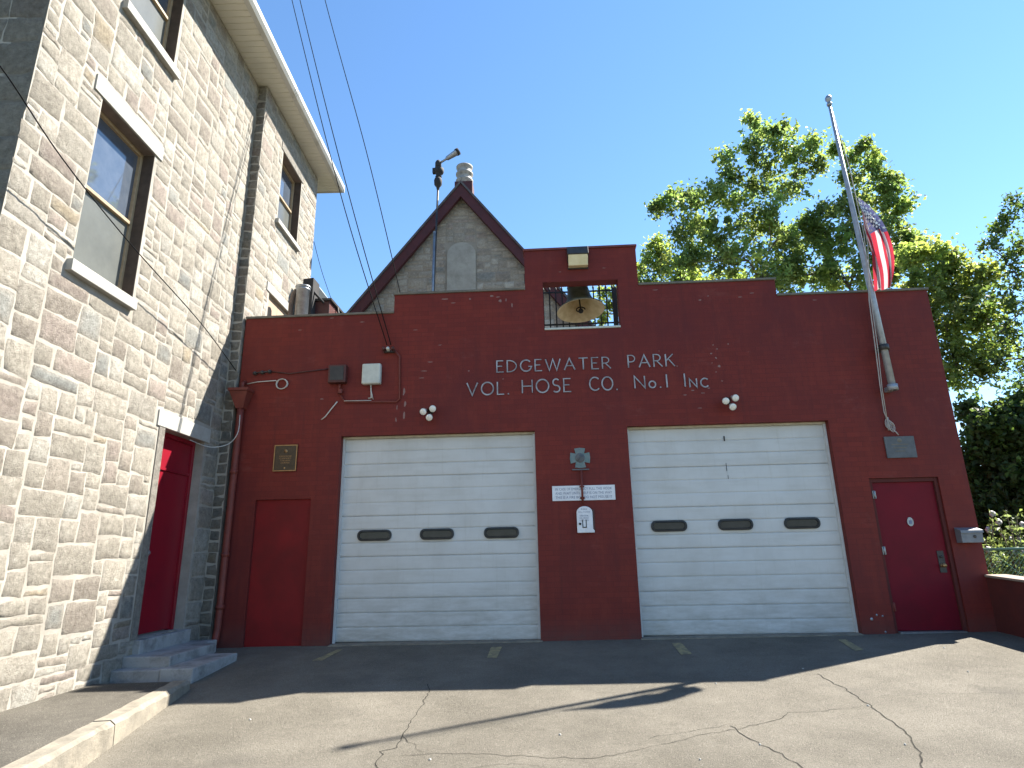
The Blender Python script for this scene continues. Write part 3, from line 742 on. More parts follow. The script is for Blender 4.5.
    k.lathe([(.018, 0), (.018, .02), (0, .022)], (kx-.0, .058, c[2]+.09), (0, -1, 0), 12, 1)
    k.build('door_handle', [M['brass'], M['dark']], do)
    c = at(910, 522, .07); p = MB(); pts = []
    for an in range(0, 360, 20): pts.append((c[0]+.045*math.cos(R_(an)), .069, c[2]+.06*math.sin(R_(an))*(1.15 if an < 180 else 1)))
    p.prism(pts, (0, -.012, 0)); p.build('door_badge', M['galv'], do)
    e = MB(); e.box((c[0]-.018, .052, c[2]-.03), (c[0]+.018, .056, c[2]+.025)); e.build('badge_mark', M['ink'], do)
    # blocked up door at left
    x0, x1, z0, z1 = LD
    d = MB(); d.box((x0+.002, .05, z0), (x1-.002, .2, z1-.002)); tag(d.build('blocked_door', M['redpanel'], S), 'flush bright red panel filling an old doorway')
    # lettering
    def arc(cx, cy, rx, ry, a0, a1, n=14): return [(cx+rx*math.cos(R_(a0+(a1-a0)*i/n)), cy+ry*math.sin(R_(a0+(a1-a0)*i/n))) for i in range(n+1)]
    G = {
        'E': (.5, [[(0, 0), (0, 1)], [(-.05, 1), (.5, 1)], [(0, .52), (.40, .52)], [(-.05, 0), (.52, 0)]]),
        'D': (.72, [[(0, 0), (0, 1)], [(-.05, 1)]+arc(.12, .5, .58, .5, 90, -90)+[(-.05, 0)]]),
        'G': (.82, [arc(.42, .5, .42, .5, 42, 335, 20)+[(.82, .40)], [(.6, .42), (.9, .42)]]),
        'W': (1.12, [[(0, 1), (.28, 0), (.56, 1), (.84, 0), (1.12, 1)]]),
        'A': (.8, [[(0, 0), (.4, 1), (.8, 0)], [(.17, .36), (.63, .36)]]),
        'T': (.7, [[(.35, 0), (.35, 1)], [(0, 1), (.7, 1)]]),
        'R': (.6, [[(0, 0), (0, 1)], [(-.05, 1)]+arc(.22, .74, .28, .26, 90, -90, 10)+[(0, .48)], [(.22, .48), (.62, 0)]]),
        'P': (.5, [[(0, 0), (0, 1)], [(-.05, 1)]+arc(.22, .73, .28, .27, 90, -90, 10)+[(0, .46)]]),
        'K': (.62, [[(0, 0), (0, 1)], [(.55, 1), (.03, .47)], [(.2, .6), (.64, 0)]]),
        'V': (.8, [[(0, 1), (.4, 0), (.8, 1)]]),
        'O': (.9, [arc(.45, .5, .45, .5, 90, 450, 26)]),
        'L': (.48, [[(0, 0), (0, 1)], [(-.05, 0), (.5, 0)]]),
        'H': (.72, [[(0, 0), (0, 1)], [(.72, 0), (.72, 1)], [(0, .52), (.72, .52)]]),
        'S': (.5, [arc(.25, .75, .23, .25, 40, 270, 12)+arc(.25, .25, .25, .25, 90, -140, 12)[1:]]),
        'C': (.75, [arc(.45, .5, .45, .5, 45, 315, 20)]),
        'N': (.75, [[(0, 0), (0, 1), (.75, 0), (.75, 1)]]),
        'o': (.5, [arc(.25, .27, .24, .27, 90, 450, 18)]),
        '.': (.08, [[(.04, -.03), (.04, .07)]]),
        '1': (.1, [[(.05, 0), (.05, 1)]]), 'I': (.1, [[(.05, 0), (.05, 1)]]),
        'n': (.5, [[(0, 0), (0, .66), (.5, 0), (.5, .66)]]), 'c': (.5, [arc(.3, .33, .3, .33, 45, 315, 16)]),
    }
    def word(txt, p0, p1, hpx, wide=.021):
        a, b = at(*p0), at(*p1); w = b[0]-a[0]; z = (a[2]+b[2])/2
        H = at(p0[0], p0[1]-hpx)[2]-a[2]
        gap = .3 if len(txt) > 1 else 0
        tw = sum(G[c][0] for c in txt)+gap*(len(txt)-1); s = w/tw if len(txt) > 1 else H
        s = min(s, H*1.25) if len(txt) > 1 else s
        x = a[0]; out = MB()
        extra = (w - tw*s)/max(1, len(txt)-1)
        for ch in txt:
            gw, strokes = G[ch]
            for k, st in enumerate(strokes):
                P = [Vector((x+u*s, 0, z+v*H)) for u, v in st]
                th = wide*(1.0 if k == 0 else .72); L = []; closed = (P[0]-P[-1]).length < 1e-4
                for i, p in enumerate(P):
                    t0 = (P[i]-P[i-1]).normalized() if i else ((P[0]-P[-2]).normalized() if closed else (P[1]-P[0]).normalized())
                    t1 = (P[i+1]-P[i]).normalized() if i < len(P)-1 else ((P[1]-P[0]).normalized() if closed else t0)
                    tt = (t0+t1); tt = tt.normalized() if tt.length > .05 else t1
                    nn = Vector((-tt.z, 0, tt.x)); c_ = max(.45, tt.dot(t1))
                    y = -.016-.0007*k
                    L.append([out.vert(p+nn*th/2/c_+Vector((0, y, 0))), out.vert(p-nn*th/2/c_+Vector((0, y, 0))), out.vert(p-nn*th/2/c_+Vector((0, -.001, 0))), out.vert(p+nn*th/2/c_+Vector((0, -.001, 0)))])
                for q, r in zip(L[:-1], L[1:]):
                    for e in range(3): out.face((q[e], q[e+1], r[e+1], r[e]) if e < 2 else (q[3], q[0], r[0], r[3]))
                out.face(L[0]); out.face(L[-1])
            x += gw*s+gap*s+extra
        out.build('lettering', M['silver'], S)
    word('EDGEWATER', (497, 372.8), (610.5, 368.2), 11.2)
    word('PARK', (628.5, 367.8), (674.5, 366.4), 12.2)
    word('VOL.', (467, 395.6), (509, 394.2), 12.4)
    word('HOSE', (522.5, 393.4), (571, 391.6), 13)
    word('CO.', (590, 391), (617.5, 389.5), 13)
    word('No.', (635, 388.6), (661, 387.4), 12)
    word('1', (666.5, 387.5), (668, 387.5), 13)
    word('I', (684.5, 386.8), (686, 386.8), 13)
    word('nc', (690, 387.6), (708, 387), 13)
    # bits of flaked paint and old fixing scars near the lettering
    rr = random.Random(8); bare = worn('bare_flaked_patch', (.25, .16, .145), (.19, .095, .085), .8, nscale=20, bstr=0)
    def fleck(px, py, sx, sz):
        c = at(px, py); k = 8; pts = []
        for i in range(k):
            an = 2*math.pi*i/k; r = rr.uniform(.55, 1.1); pts.append((c[0]+sx*r*math.cos(an), -.0015, c[2]+sz*r*math.sin(an)))
        fl = MB(); fl.poly(pts); fl.build('flaked_paint', bare, S)
    for px, py, sx, sz in ((711, 353.5, .025, .016), (717, 349, .02, .012), (716, 358, .018, .02), (712, 363, .012, .008), (719, 366, .022, .03), (716, 372, .012, .01),
                           (693, 390.5, .03, .012), (703, 393, .035, .01), (709, 388, .03, .012), (469, 371, .02, .012), (659, 351, .012, .01), (677, 366, .015, .01), (503, 379, .015, .01), (690, 381, .015, .014),
                           (404, 392, .022, .07), (405, 404, .025, .06), (404, 416, .022, .08), (396, 420, .014, .05), (397, 408, .01, .05),
                           (445, 299, .06, .012), (492, 296, .04, .018), (500, 301, .03, .03), (512, 305, .012, .045), (740, 297, .04, .01), (708, 296, .02, .012), (430, 362, .05, .008), (424, 371, .06, .008), (422, 378, .05, .007), (322, 399, .03, .012), (332, 318, .04, .007), (453, 303, .05, .008), (470, 299, .025, .02), (498, 297, .045, .012), (506, 300, .012, .03), (560, 272, .03, .006), (604, 268, .04, .006), (655, 290, .05, .007), (700, 300, .03, .014), (752, 293, .04, .01), (815, 300, .05, .007), (300, 330, .04, .008), (362, 322, .05, .008), (415, 330, .05, .007), (440, 345, .04, .006), (700, 408, .05, .007), (728, 344, .012, .012), (713, 345, .014, .01), (722, 381, .02, .008), (685, 395, .04, .008)):
        fleck(px, py, sx, sz)
fire_station()

# ================================================================== FIXTURES ON THE STATION
def drainpipe():
    c = at(243, 398); x = c[0]+.02
    S = thing('drainpipe', (x, -.1, 0), 'rust red drainpipe with hopper head in the corner by the stone building', 'drainpipe')
    h = MB(); zt = at(243, 391)[2]; zb = at(243, 410)[2]
    def ring(w, d, z): return [(x-w, -.02-d, z), (x+w, -.02-d, z), (x+w, -.004, z), (x-w, -.004, z)]
    for (a, b) in ((ring(.165, .22, zt-.05), ring(.165, .22, zt)), (ring(.06, .11, zb), ring(.15, .2, zt-.051))): h.hexa(a+b)
    h.build('hopper', M['pipe_red'], S, bevel=.006)
    p = MB(); p.tube([(x, -.075, zb+.02), (x-.005, -.075, zb-.3), (x-.01, -.075, 1.8), (x-.012, -.075, .25), (x-.012, -.11, .1), (x-.012, -.19, .03)], .052, 12)
    for z in (2.55, 1.3, .55): p.tube([(x-.01, -.075, z-.03), (x-.01, -.075, z+.03)], .062, 12)
    p.build('pipe', M['pipe_red'], S)
    e = MB(); a = at(238, 380); e.tube([(x, -.1, zt-.01), (x, -.1, zt+.1), (x, -.02, zt+.14)], .03, 10); e.build('inlet', M['pipe_red'], S)
drainpipe()

def boxes():
    a, b = at(331, 367), at(347.5, 384)
    S = thing('alarm_bell_box', ((a[0]+b[0])/2, -.01, b[2]), 'small maroon square box with hood on the upper left wall', 'box')
    m = MB(); m.box((a[0], -.12, b[2]), (b[0], -.003, a[2])); m.build('case', M['maroon'], S, bevel=.012)
    m = MB(); m.box((a[0]+.035, -.128, b[2]+.04), (b[0]-.035, -.1205, a[2]-.03)); m.build('grille', M['dark'], S)
    x = (a[0]+b[0])/2+.03
    m = MB(); m.tube([(x, -.04, b[2]-.003), (x, -.04, b[2]-.1)], .022, 8); m.lathe([(.04, -.17), (.04, -.1)], (x+.02, -.05, b[2]), (0, 0, 1), 8); m.build('conduit_stub', M['pipe_red'], S)
    a, b = at(364, 365.5), at(381.5, 386)
    S = thing('meter_box', ((a[0]+b[0])/2, -.01, b[2]), 'pale grey electric box with rounded corners beside the cable bracket', 'box')
    m = MB(); m.box((a[0], -.11, b[2]+.015), (b[0], -.003, a[2])); m.build('case', M['meter'], S, bevel=.022)
    m = MB(); xm = (a[0]+b[0])/2; q = at(372, 398)
    m.tube([(xm-.01, -.05, b[2]+.02), (xm-.01, -.03, b[2]-.06), (xm, -.02, q[2]), (xm-.05, -.02, q[2]-.01)], .011, 6); m.tube([(xm-.01, -.03, b[2]-.06), (xm+.03, -.02, q[2]-.03)], .006, 6); m.build('wire', M['wire'], S)
    # cable bracket
    c = at(392, 352)
    S = thing('cable_bracket', (c[0], 0, c[2]), 'dark cable bracket with insulators where the overhead lines meet the wall', 'bracket')
    m = MB(); m.box((c[0]-.13, -.05, c[2]-.02), (c[0]+.06, -.003, c[2]+.015)); m.build('bar', M['dark'], S)
    for i, dx in enumerate((-.11, -.04, .04)):
        m = MB(); m.lathe([(.012, 0), (.012, .03), (.03, .035), (.03, .055), (.018, .06), (.03, .065), (.028, .09), (0, .1)], (c[0]+dx, -.05, c[2]), (0, -1, .3), 10); m.build('insulator', M['maroon'] if i != 1 else M['meter'], S)
    # conduits running from it
    v0, v1 = at(400, 357), at(400, 402); h0 = at(342, 402.5)
    S = thing('wall_conduit', (v1[0], -.02, v1[2]), 'thin red conduit dropping from the cable bracket and turning left', 'conduit')
    m = MB(); m.tube([(c[0]+.06, -.045, c[2]), (v0[0], -.03, v0[2]), (v0[0], -.022, v0[2]-.1), (v1[0], -.022, v1[2]+.05), (v1[0]-.05, -.022, v1[2]), (h0[0]+.05, -.022, h0[2]), (h0[0]-.02, -.03, h0[2]+.12)], .015, 8); m.build('pipe', M['pipe_red'], S)
    m = MB(); p = [at(338, 402), at(333, 408), at(326, 417), at(322, 420)]; m.tube([(q[0], -.03, q[2]) for q in p], .009, 6); m.build('wire', M['wire'], S)
    m = MB(); p = [at(345, 401.5), at(372, 401)]; m.tube([(q[0], -.042, q[2]) for q in p], .006, 6); m.build('wire', M['wire'], S)
    # wire with coil, left
    S = thing('coiled_wire', tuple(at(282, 384)), 'pale wire ending in a small round coil on the upper left wall', 'wire')
    m = MB(); p = [at(248, 384.5), at(258, 382.5), at(270, 381.5), at(277, 381)]; m.tube([(q[0], -.03, q[2]) for q in p], .008, 6); m.build('lead', M['wire'], S)
    q = at(282.5, 384.5); m = MB(); pts = [(q[0]+(.085+.006*(k//12))*math.cos(k*R_(30)), -.02-.006*(k % 5), q[2]+.085*math.sin(k*R_(30))) for k in range(40)]; m.tube(pts, .007, 6); m.build('coil', M['wire'], S)
    S = thing('cable_clamp', tuple(at(262, 373)), 'row of small dark cable clamps above the drainpipe hopper', 'clamp')
    m = MB(); u = [at(254, 374), at(272, 372)]
    m.tube([(u[0][0], -.04, u[0][2]), (u[1][0], -.04, u[1][2])], .012, 6)
    for t in (.1, .5, .9):
        x = u[0][0]+(u[1][0]-u[0][0])*t; z = u[0][2]+(u[1][2]-u[0][2])*t; m.lathe([(.03, 0), (.035, .03), (.02, .06), (0, .065)], (x, -.002, z), (0, -1, 0), 8)
    m.build('clamp_bar', M['dark'], S)
    m = MB(); p = [at(272, 372), at(290, 374), at(306, 372), at(331, 369)]; m.tube([(q[0], -.02, q[2]) for q in p], .01, 6); m.build('cable', M['maroon'], S)
boxes()

def triple_lamps():
    c = at(430.5, 411.5)
    S = thing('floodlight', (c[0], 0, c[2]), 'cluster of three white floodlight heads above the left garage door', 'floodlight', 'triple floodlights over the garage doors')
    m = MB(); m.lathe([(.055, 0), (.055, .02), (.03, .05), (.03, .10)], (c[0], -.002, c[2]), (0, -1, 0), 14); m.build('base', M['dark'], S)
    for dx, dz in ((-.078, .012), (.07, .055), (.018, -.085)):
        ax = Vector((dx*1.2, -1, dz*1.2-.45)).normalized(); b = Vector((c[0]+dx*.85, -.07, c[2]+dz*.85))
        h = MB(); h.lathe([(.0, 0), (.022, .002), (.024, .05), (.044, .10), (.055, .13), (.055, .15)], b, ax, 16); ho = h.build('lamp_head', M['lamp_rim'], S)
        g = MB(); g.lathe([(.053, .146), (.046, .156), (.026, .162), (0, .164)], b, ax, 16); g.build('lens', M['lamp_white'], ho)
    q = at(727, 401); c2 = copy_tree(S); c2.location = (q[0], 0, q[2]); c2['label'] = 'cluster of three white floodlight heads above the right garage door'
    for ch in [x for x in COL.objects if x.parent == c2]: pass
triple_lamps()

def flood_box():
    a, b = at(566.5, 249), at(588.5, 268); x0, x1 = a[0], b[0]; zb, zt = b[2]-.0, at(577, 249.5)[2]; zm = at(577, 257)[2]-.03
    S = thing('wall_lamp', ((x0+x1)/2, 0, zb), 'boxy dark wall lamp with cream glass above the bell opening', 'lamp')
    m = MB(); m.prism([(x0, -.003, zm-.08), (x0, -.003, zt), (x0, -.13, zt-.01), (x0, -.19, zm), (x0, -.175, zm)], (x1-x0, 0, 0)); m.build('hood', M['dark'], S, bevel=.006)
    m = MB(); m.prism([(x0+.015, -.01, zb), (x0+.015, -.015, zm-.083), (x0+.015, -.17, zm-.003), (x0+.015, -.12, zb)], (x1-x0-.03, 0, 0)); m.build('lens', M['lens'], S, bevel=.008)
    m = MB(); m.box((x0+.005, -.03, zb-.02), (x1-.005, -.003, zb-.001)); m.build('frame', M['dark'], S)
flood_box()

def bell():
    Y = .85; t = at(580, 288, Y); m0 = at(582, 311, Y); xc = m0[0]-.02; zc = m0[2]
    S = thing('bell', (xc, Y, zc), 'large old fire bell hanging in the square opening of the parapet', 'bell')
    ax = Vector((-.07, .13, 1)).normalized()      # mouth swung a little towards the street
    o = Vector((xc, Y, zc)); R = .43
    out = [(R, 0), (R*.985, .025), (R*.85, .07), (R*.68, .13), (R*.56, .21), (R*.49, .31), (R*.455, .42), (R*.42, .50), (R*.28, .56), (0, .58)]
    inn = [(R, 0), (R*.95, .006), (R*.80, .055), (R*.62, .125), (R*.51, .21), (R*.44, .31), (R*.40, .42), (0, .50)]
    m = MB(); m.lathe(out, o, ax, 32); m.build('body', M['bronze'], S)
    m = MB(); m.lathe(inn, o, ax, 32); m.build('inside', M['bell_in'], S)
    m = MB(); m.tube([o+ax*.52, o+ax*.05, o+ax*-.03], .014, 8); m.lathe([(0, -.05), (.035, -.03), (.05, 0), (.035, .035), (0, .06)], o+ax*.0, ax, 12)
    m.tube([o+ax*.02+Vector((.08*math.cos(a), -.02, .05*math.sin(a))) for a in [k*R_(40) for k in range(7)]], .012, 6); m.build('clapper', M['black'], S)
    m = MB(); top = o+ax*.62; m.box((xc-1.0, Y-.05, top.z-.0), (xc+1.0, Y+.09, top.z+.14)); m.tube([o+ax*.58, top+Vector((0, .02, .05))], .06, 10)
    m.build('yoke', M['black'], S)
    for sx in (-.93, .93):
        m = MB(); m.hexa([(xc+sx-.06, Y-.35, 4.6), (xc+sx+.06, Y-.35, 4.6), (xc+sx+.06, Y-.25, 4.6), (xc+sx-.06, Y-.25, 4.6), (xc+sx-.05, Y-.03, top.z-.002), (xc+sx+.05, Y-.03, top.z-.002), (xc+sx+.05, Y+.05, top.z-.002), (xc+sx-.05, Y+.05, top.z-.002)])
        m.hexa([(xc+sx-.06, Y+.3, 4.6), (xc+sx+.06, Y+.3, 4.6), (xc+sx+.06, Y+.4, 4.6), (xc+sx-.06, Y+.4, 4.6), (xc+sx-.05, Y+.052, top.z-.002), (xc+sx+.05, Y+.052, top.z-.002), (xc+sx+.05, Y+.1, top.z-.002), (xc+sx-.05, Y+.1, top.z-.002)])
        m.build('stand', M['black'], S)
    m = MB(); m.box((-.20, .222, 6.0), (1.65, .98, 6.06)); m.box((-.20, .222, 5.3), (-.12, .9, 5.999)); m.box((1.57, .222, 5.3), (1.65, .9, 5.999)); m.build('sun_block', M['roof'], station)  # added slab and cheeks, unseen from below, keep sun out of the opening
    # railing behind the bell
    Y = 1.45; l0, l1 = at(540, 326, Y), at(625, 321.5, Y); u0, u1 = at(540, 293, Y), at(625, 290, Y); zb = (l0[2]+l1[2])/2; zt = (u0[2]+u1[2])/2
    S = thing('iron_railing', (l0[0], Y, 4.6), 'black wrought iron railing of spiked bars behind the bell', 'railing')
    xa, xb = l0[0]-.4, l1[0]+.4
    for z in (zb, zt): m = MB(); m.box((xa, Y-.015, z-.012), (xb, Y+.015, z+.012)); m.build('rail', M['black'], S)
    n = int((xb-xa)/.115)
    for i in range(n+1):
        x = xa+(xb-xa)*i/n; m = MB(); m.box((x-.012, Y-.012, 4.6 if i in (0, n) else zb-.1), (x+.012, Y+.012, zt+.06)); m.lathe([(.022, 0), (.02, .02), (0, .09)], (x, Y, zt+.06), (0, 0, 1), 6); m.build('bar', M['black'], S)
    p = at(616, 300, 1.25)
    m = MB(); m.box((p[0]-.04, 1.40, 4.6), (p[0]+.04, 1.48, at(616, 287, 1.4)[2])); m.build('post', M['black'], S)
    # sill slab of the opening
    m = MB(); m.box((BW[0]+.004, -.02, BW[2]+.001), (BW[1]-.004, .20, BW[2]+.035)); m.build('opening_sill', M['meter'], station, bevel=.005)
bell()

def text_mesh(mb, txt, x, z, h, y, n=(0, -1, 0), align='CENTER', width=None):
    cu = bpy.data.curves.new('writing', 'FONT'); cu.body = txt; cu.size = h; cu.align_x = align; cu.resolution_u = 2
    o = bpy.data.objects.new('writing', cu); COL.objects.link(o)
    me = o.to_mesh(); vs = [v.co.copy() for v in me.vertices]; fs = [tuple(p.vertices) for p in me.polygons]; o.to_mesh_clear()
    bpy.data.objects.remove(o); bpy.data.curves.remove(cu)
    w = max(v.x for v in vs)-min(v.x for v in vs); s = width/w if width else 1
    base = len(mb.v)
    for v in vs: mb.v.append((x+v.x*s, y, z+v.y))
    for f in fs: mb.face([base+i for i in f])

def signs():
    # notice board in two halves
    q0, q1, q2 = at(552, 487), at(614.5, 484), at(553, 502); z1 = (q0[2]+q1[2])/2; zb = z1-.225; x0, x1 = q0[0], q1[0]
    S = thing('notice_board', ((x0+x1)/2, 0, zb), 'long white notice board with three lines of small blue writing between the garage doors', 'sign')
    m = MB(); xm = x0+(x1-x0)*.485
    m.box((x0, -.02, zb), (x1, -.003, z1)); m.build('board', M['sign'], S, bevel=.004)
    t = MB(); H = z1-zb
    for i, s in enumerate(('IN CASE OF EMERGENCY PULL THIS HOOK', 'AND WAIT UNTIL HELP IS ON THE WAY', 'THIS IS A FIRE BOX DO NOT MISUSE IT')):
        text_mesh(t, s, (x0+x1)/2, z1-.07-i*.062, .055, -.0215, width=(x1-x0)*.9)
    t.build('writing', M['ink'], S)
    # thin red pipe down the middle, over the board
    p0, p1 = at(581, 471), at(582.5, 505)
    m = MB(); m.tube([(p0[0], -.05, p0[2]), (p0[0], -.05, p1[2])], .016, 8); m.box((p0[0]-.035, -.035, zb+.02), (p0[0]+.035, -.0215, zb+.05)); m.box((p0[0]-.035, -.035, z1-.03), (p0[0]+.035, -.0215, z1-.005))
    T = thing('conduit', (p0[0], -.05, p1[2]), 'short dark red conduit crossing the white notice board', 'conduit'); m.build('pipe', M['pipe_red'], T)
    # alarm box plate
    a, b = at(576, 510), at(593.5, 533); xc = (a[0]+b[0])/2; hw = .118; zb = b[2]+.005; zt = at(584, 506.5)[2]; zs = zt-.09
    S = thing('call_box', (xc, 0, zb), 'white round topped fire call box under the notice board', 'call box')
    pts = [(xc-hw-.0, -.012, zb), (xc+hw+.02, -.012, zb), (xc+hw+.02, -.012, zb+.03), (xc+hw, -.012, zb+.05), (xc+hw, -.012, zs)]+[(xc+hw*math.cos(R_(k)), -.012, zs+.09*math.sin(R_(k))) for k in range(15, 180, 15)]+[(xc-hw, -.012, zs)]
    m = MB(); m.prism(pts, (0, -.05, 0)); m.build('plate', M['sign'], S, bevel=.006)
    m = MB(); m.box((xc-.07, -.0115, zb+.03), (xc+.15, -.003, zt-.05)); m.build('back_box', M['maroon'], S)
    t = MB(); text_mesh(t, 'FIRE', xc-.005, zs+.035, .032, -.0635, width=.09); text_mesh(t, 'CALL STATION', xc-.005, zs-.005, .03, -.0635, width=.17)
    for i, s in enumerate(('OPEN DOOR', 'PULL HANDLE', 'LET GO')): text_mesh(t, s, xc-.01, zs-.06-i*.034, .032, -.0635, width=.13)
    t.build('writing', M['ink'], S)
    m = MB(); m.lathe([(.018, 0), (.018, .012), (0, .014)], (xc-.075, -.0625, zb+.13), (0, -1, 0), 10); m.box((xc-.04, -.068, zb+.07), (xc-.028, -.0625, zb+.19)); m.box((xc+.012, -.068, zb+.07), (xc+.024, -.0625, zb+.19)); m.box((xc-.028, -.068, zb+.07), (xc+.012, -.0625, zb+.085)); m.build('latch', M['dark'], S)
    # faded green emblem
    c = at(580, 458); r = .16
    S = thing('emblem', tuple(c), 'faded green cross shaped emblem above the notice board', 'emblem')
    pts = []
    for k in range(4):
        for da, rr in ((-30, 1.05), (0, .98), (30, 1.05), (45, .58)):
            an = R_(90-k*90-da); pts.append((c[0]+r*rr*math.cos(an), -.003, c[2]+r*rr*math.sin(an)))
    m = MB(); m.prism(pts, (0, -.015, 0)); m.build('plate', M['emblem'], S)
    m = MB(); m.lathe([(.075, 0), (.07, .006), (.0, .008)], (c[0], -.0185, c[2]), (0, -1, 0), 18); m.box((c[0]-.012, -.03, c[2]-.05), (c[0]+.012, -.0187, c[2]+.05)); m.tube([(c[0]-.045, -.028, c[2]-.045), (c[0]+.045, -.028, c[2]+.045)], .008, 6); m.build('crest', M['slate'], S)
    m = MB(); m.box((c[0]-.13, -.04, c[2]-.19), (c[0]+.13, -.003, c[2]-.172)); m.build('ledge', M['slate'], S)
    # bronze plaque, left
    a, b = at(275.5, 445.5), at(297, 471); x0, x1, z0, z1 = a[0], b[0]-.01, b[2], a[2]
    S = thing('plaque', ((x0+x1)/2, 0, z0), 'dark bronze plaque with brass border above the blocked red doorway', 'plaque')
    m = MB(); m.box((x0, -.022, z0), (x1, -.003, z1)); m.build('plate', M['plaque'], S)
    m = MB(); w = .014
    m.box((x0, -.03, z0), (x0+w, -.0225, z1)); m.box((x1-w, -.03, z0), (x1, -.0225, z1)); m.box((x0+w, -.03, z1-w), (x1-w, -.0225, z1)); m.box((x0+w, -.03, z0), (x1-w, -.0225, z0+w)); m.build('border', M['brass'], S)
    t = MB(); xc = (x0+x1)/2; H = z1-z0
    for i, (s, wd) in enumerate((('EDGEWATER PARK', .2), ('VOLUNTEER HOSE CO.', .2), ('IN MEMORIAM', .16), ('OUR MEMBERS', .15))): text_mesh(t, s, xc, z1-.19-i*.035, .028, -.0232, width=wd)
    t.lathe([(.03, 0), (.03, .004), (0, .005)], (xc, -.0225, z1-.1), (0, -1, 0), 12); t.lathe([(.014, 0), (0, .004)], (xc, -.0225, z0+.05), (0, -1, 0), 8); t.build('writing', M['brass'], S)
    # grey plate, right
    a, b = at(883, 437), at(917.5, 457.5); x0, x1, z0, z1 = a[0], b[0]-.01, b[2], a[2]
    S = thing('plaque', ((x0+x1)/2, 0, z0), 'weathered grey cornerstone plaque under the flagpole rope', 'plaque')
    m = MB(); m.box((x0, -.025, z0), (x1, -.003, z1)); m.build('plate', M['slate'], S, bevel=.004)
    m = MB()
    for i in range(3): m.box((x0+.09+.02*i, -.028, z1-.13-.05*i), (x1-.1-.03*((i*7) % 3), -.0252, z1-.115-.05*i))
    m.lathe([(.035, 0), (.03, .004), (0, .005)], ((x0+x1)/2, -.0252, z1-.06), (0, -1, 0), 12); m.build('relief', M['coping'], S)
    # mailbox
    a, b = at(957, 523), at(983, 541); x0, x1, z0, z1 = a[0]-.06, b[0]-.07, b[2]-.02, a[2]
    S = thing('mailbox', ((x0+x1)/2, 0, z0), 'small grey steel mailbox with sloping lid beside the crimson door', 'mailbox')
    m = MB(); m.prism([(x0, -.003, z0), (x0, -.13, z0), (x0, -.13, z0+.17), (x0, -.003, z0+.21)], (x1-x0, 0, 0)); m.build('case', M['mailbox'], S, bevel=.005)
    m = MB(); m.prism([(x0-.008, -.003, z0+.213), (x0-.008, -.145, z0+.172), (x0-.008, -.15, z0+.135), (x0-.008, -.1315, z0+.14), (x0-.008, -.1315, z0+.174)], (x1-x0+.016, 0, 0)); m.build('lid', M['mailbox'], S)
    m = MB(); m.lathe([(.022, 0), (.022, .006), (0, .008)], (x0+(x1-x0)*.62, -.131, z0+.085), (0, -1, 0), 10); m.build('lock', M['dark'], S)
    for px, py, r in ((879, 619, .03), (884, 615, .022), (890, 616, .02), (893, 632, .022)):
        q = at(px, py); c = MB(); c.lathe([(r*.7, .002), (r*.5, .006), (0, .007)], (q[0]-.1, 0, q[2]), (0, -1, 0), 9)
        c.build('wall_patch', M['galv'], station)
signs()

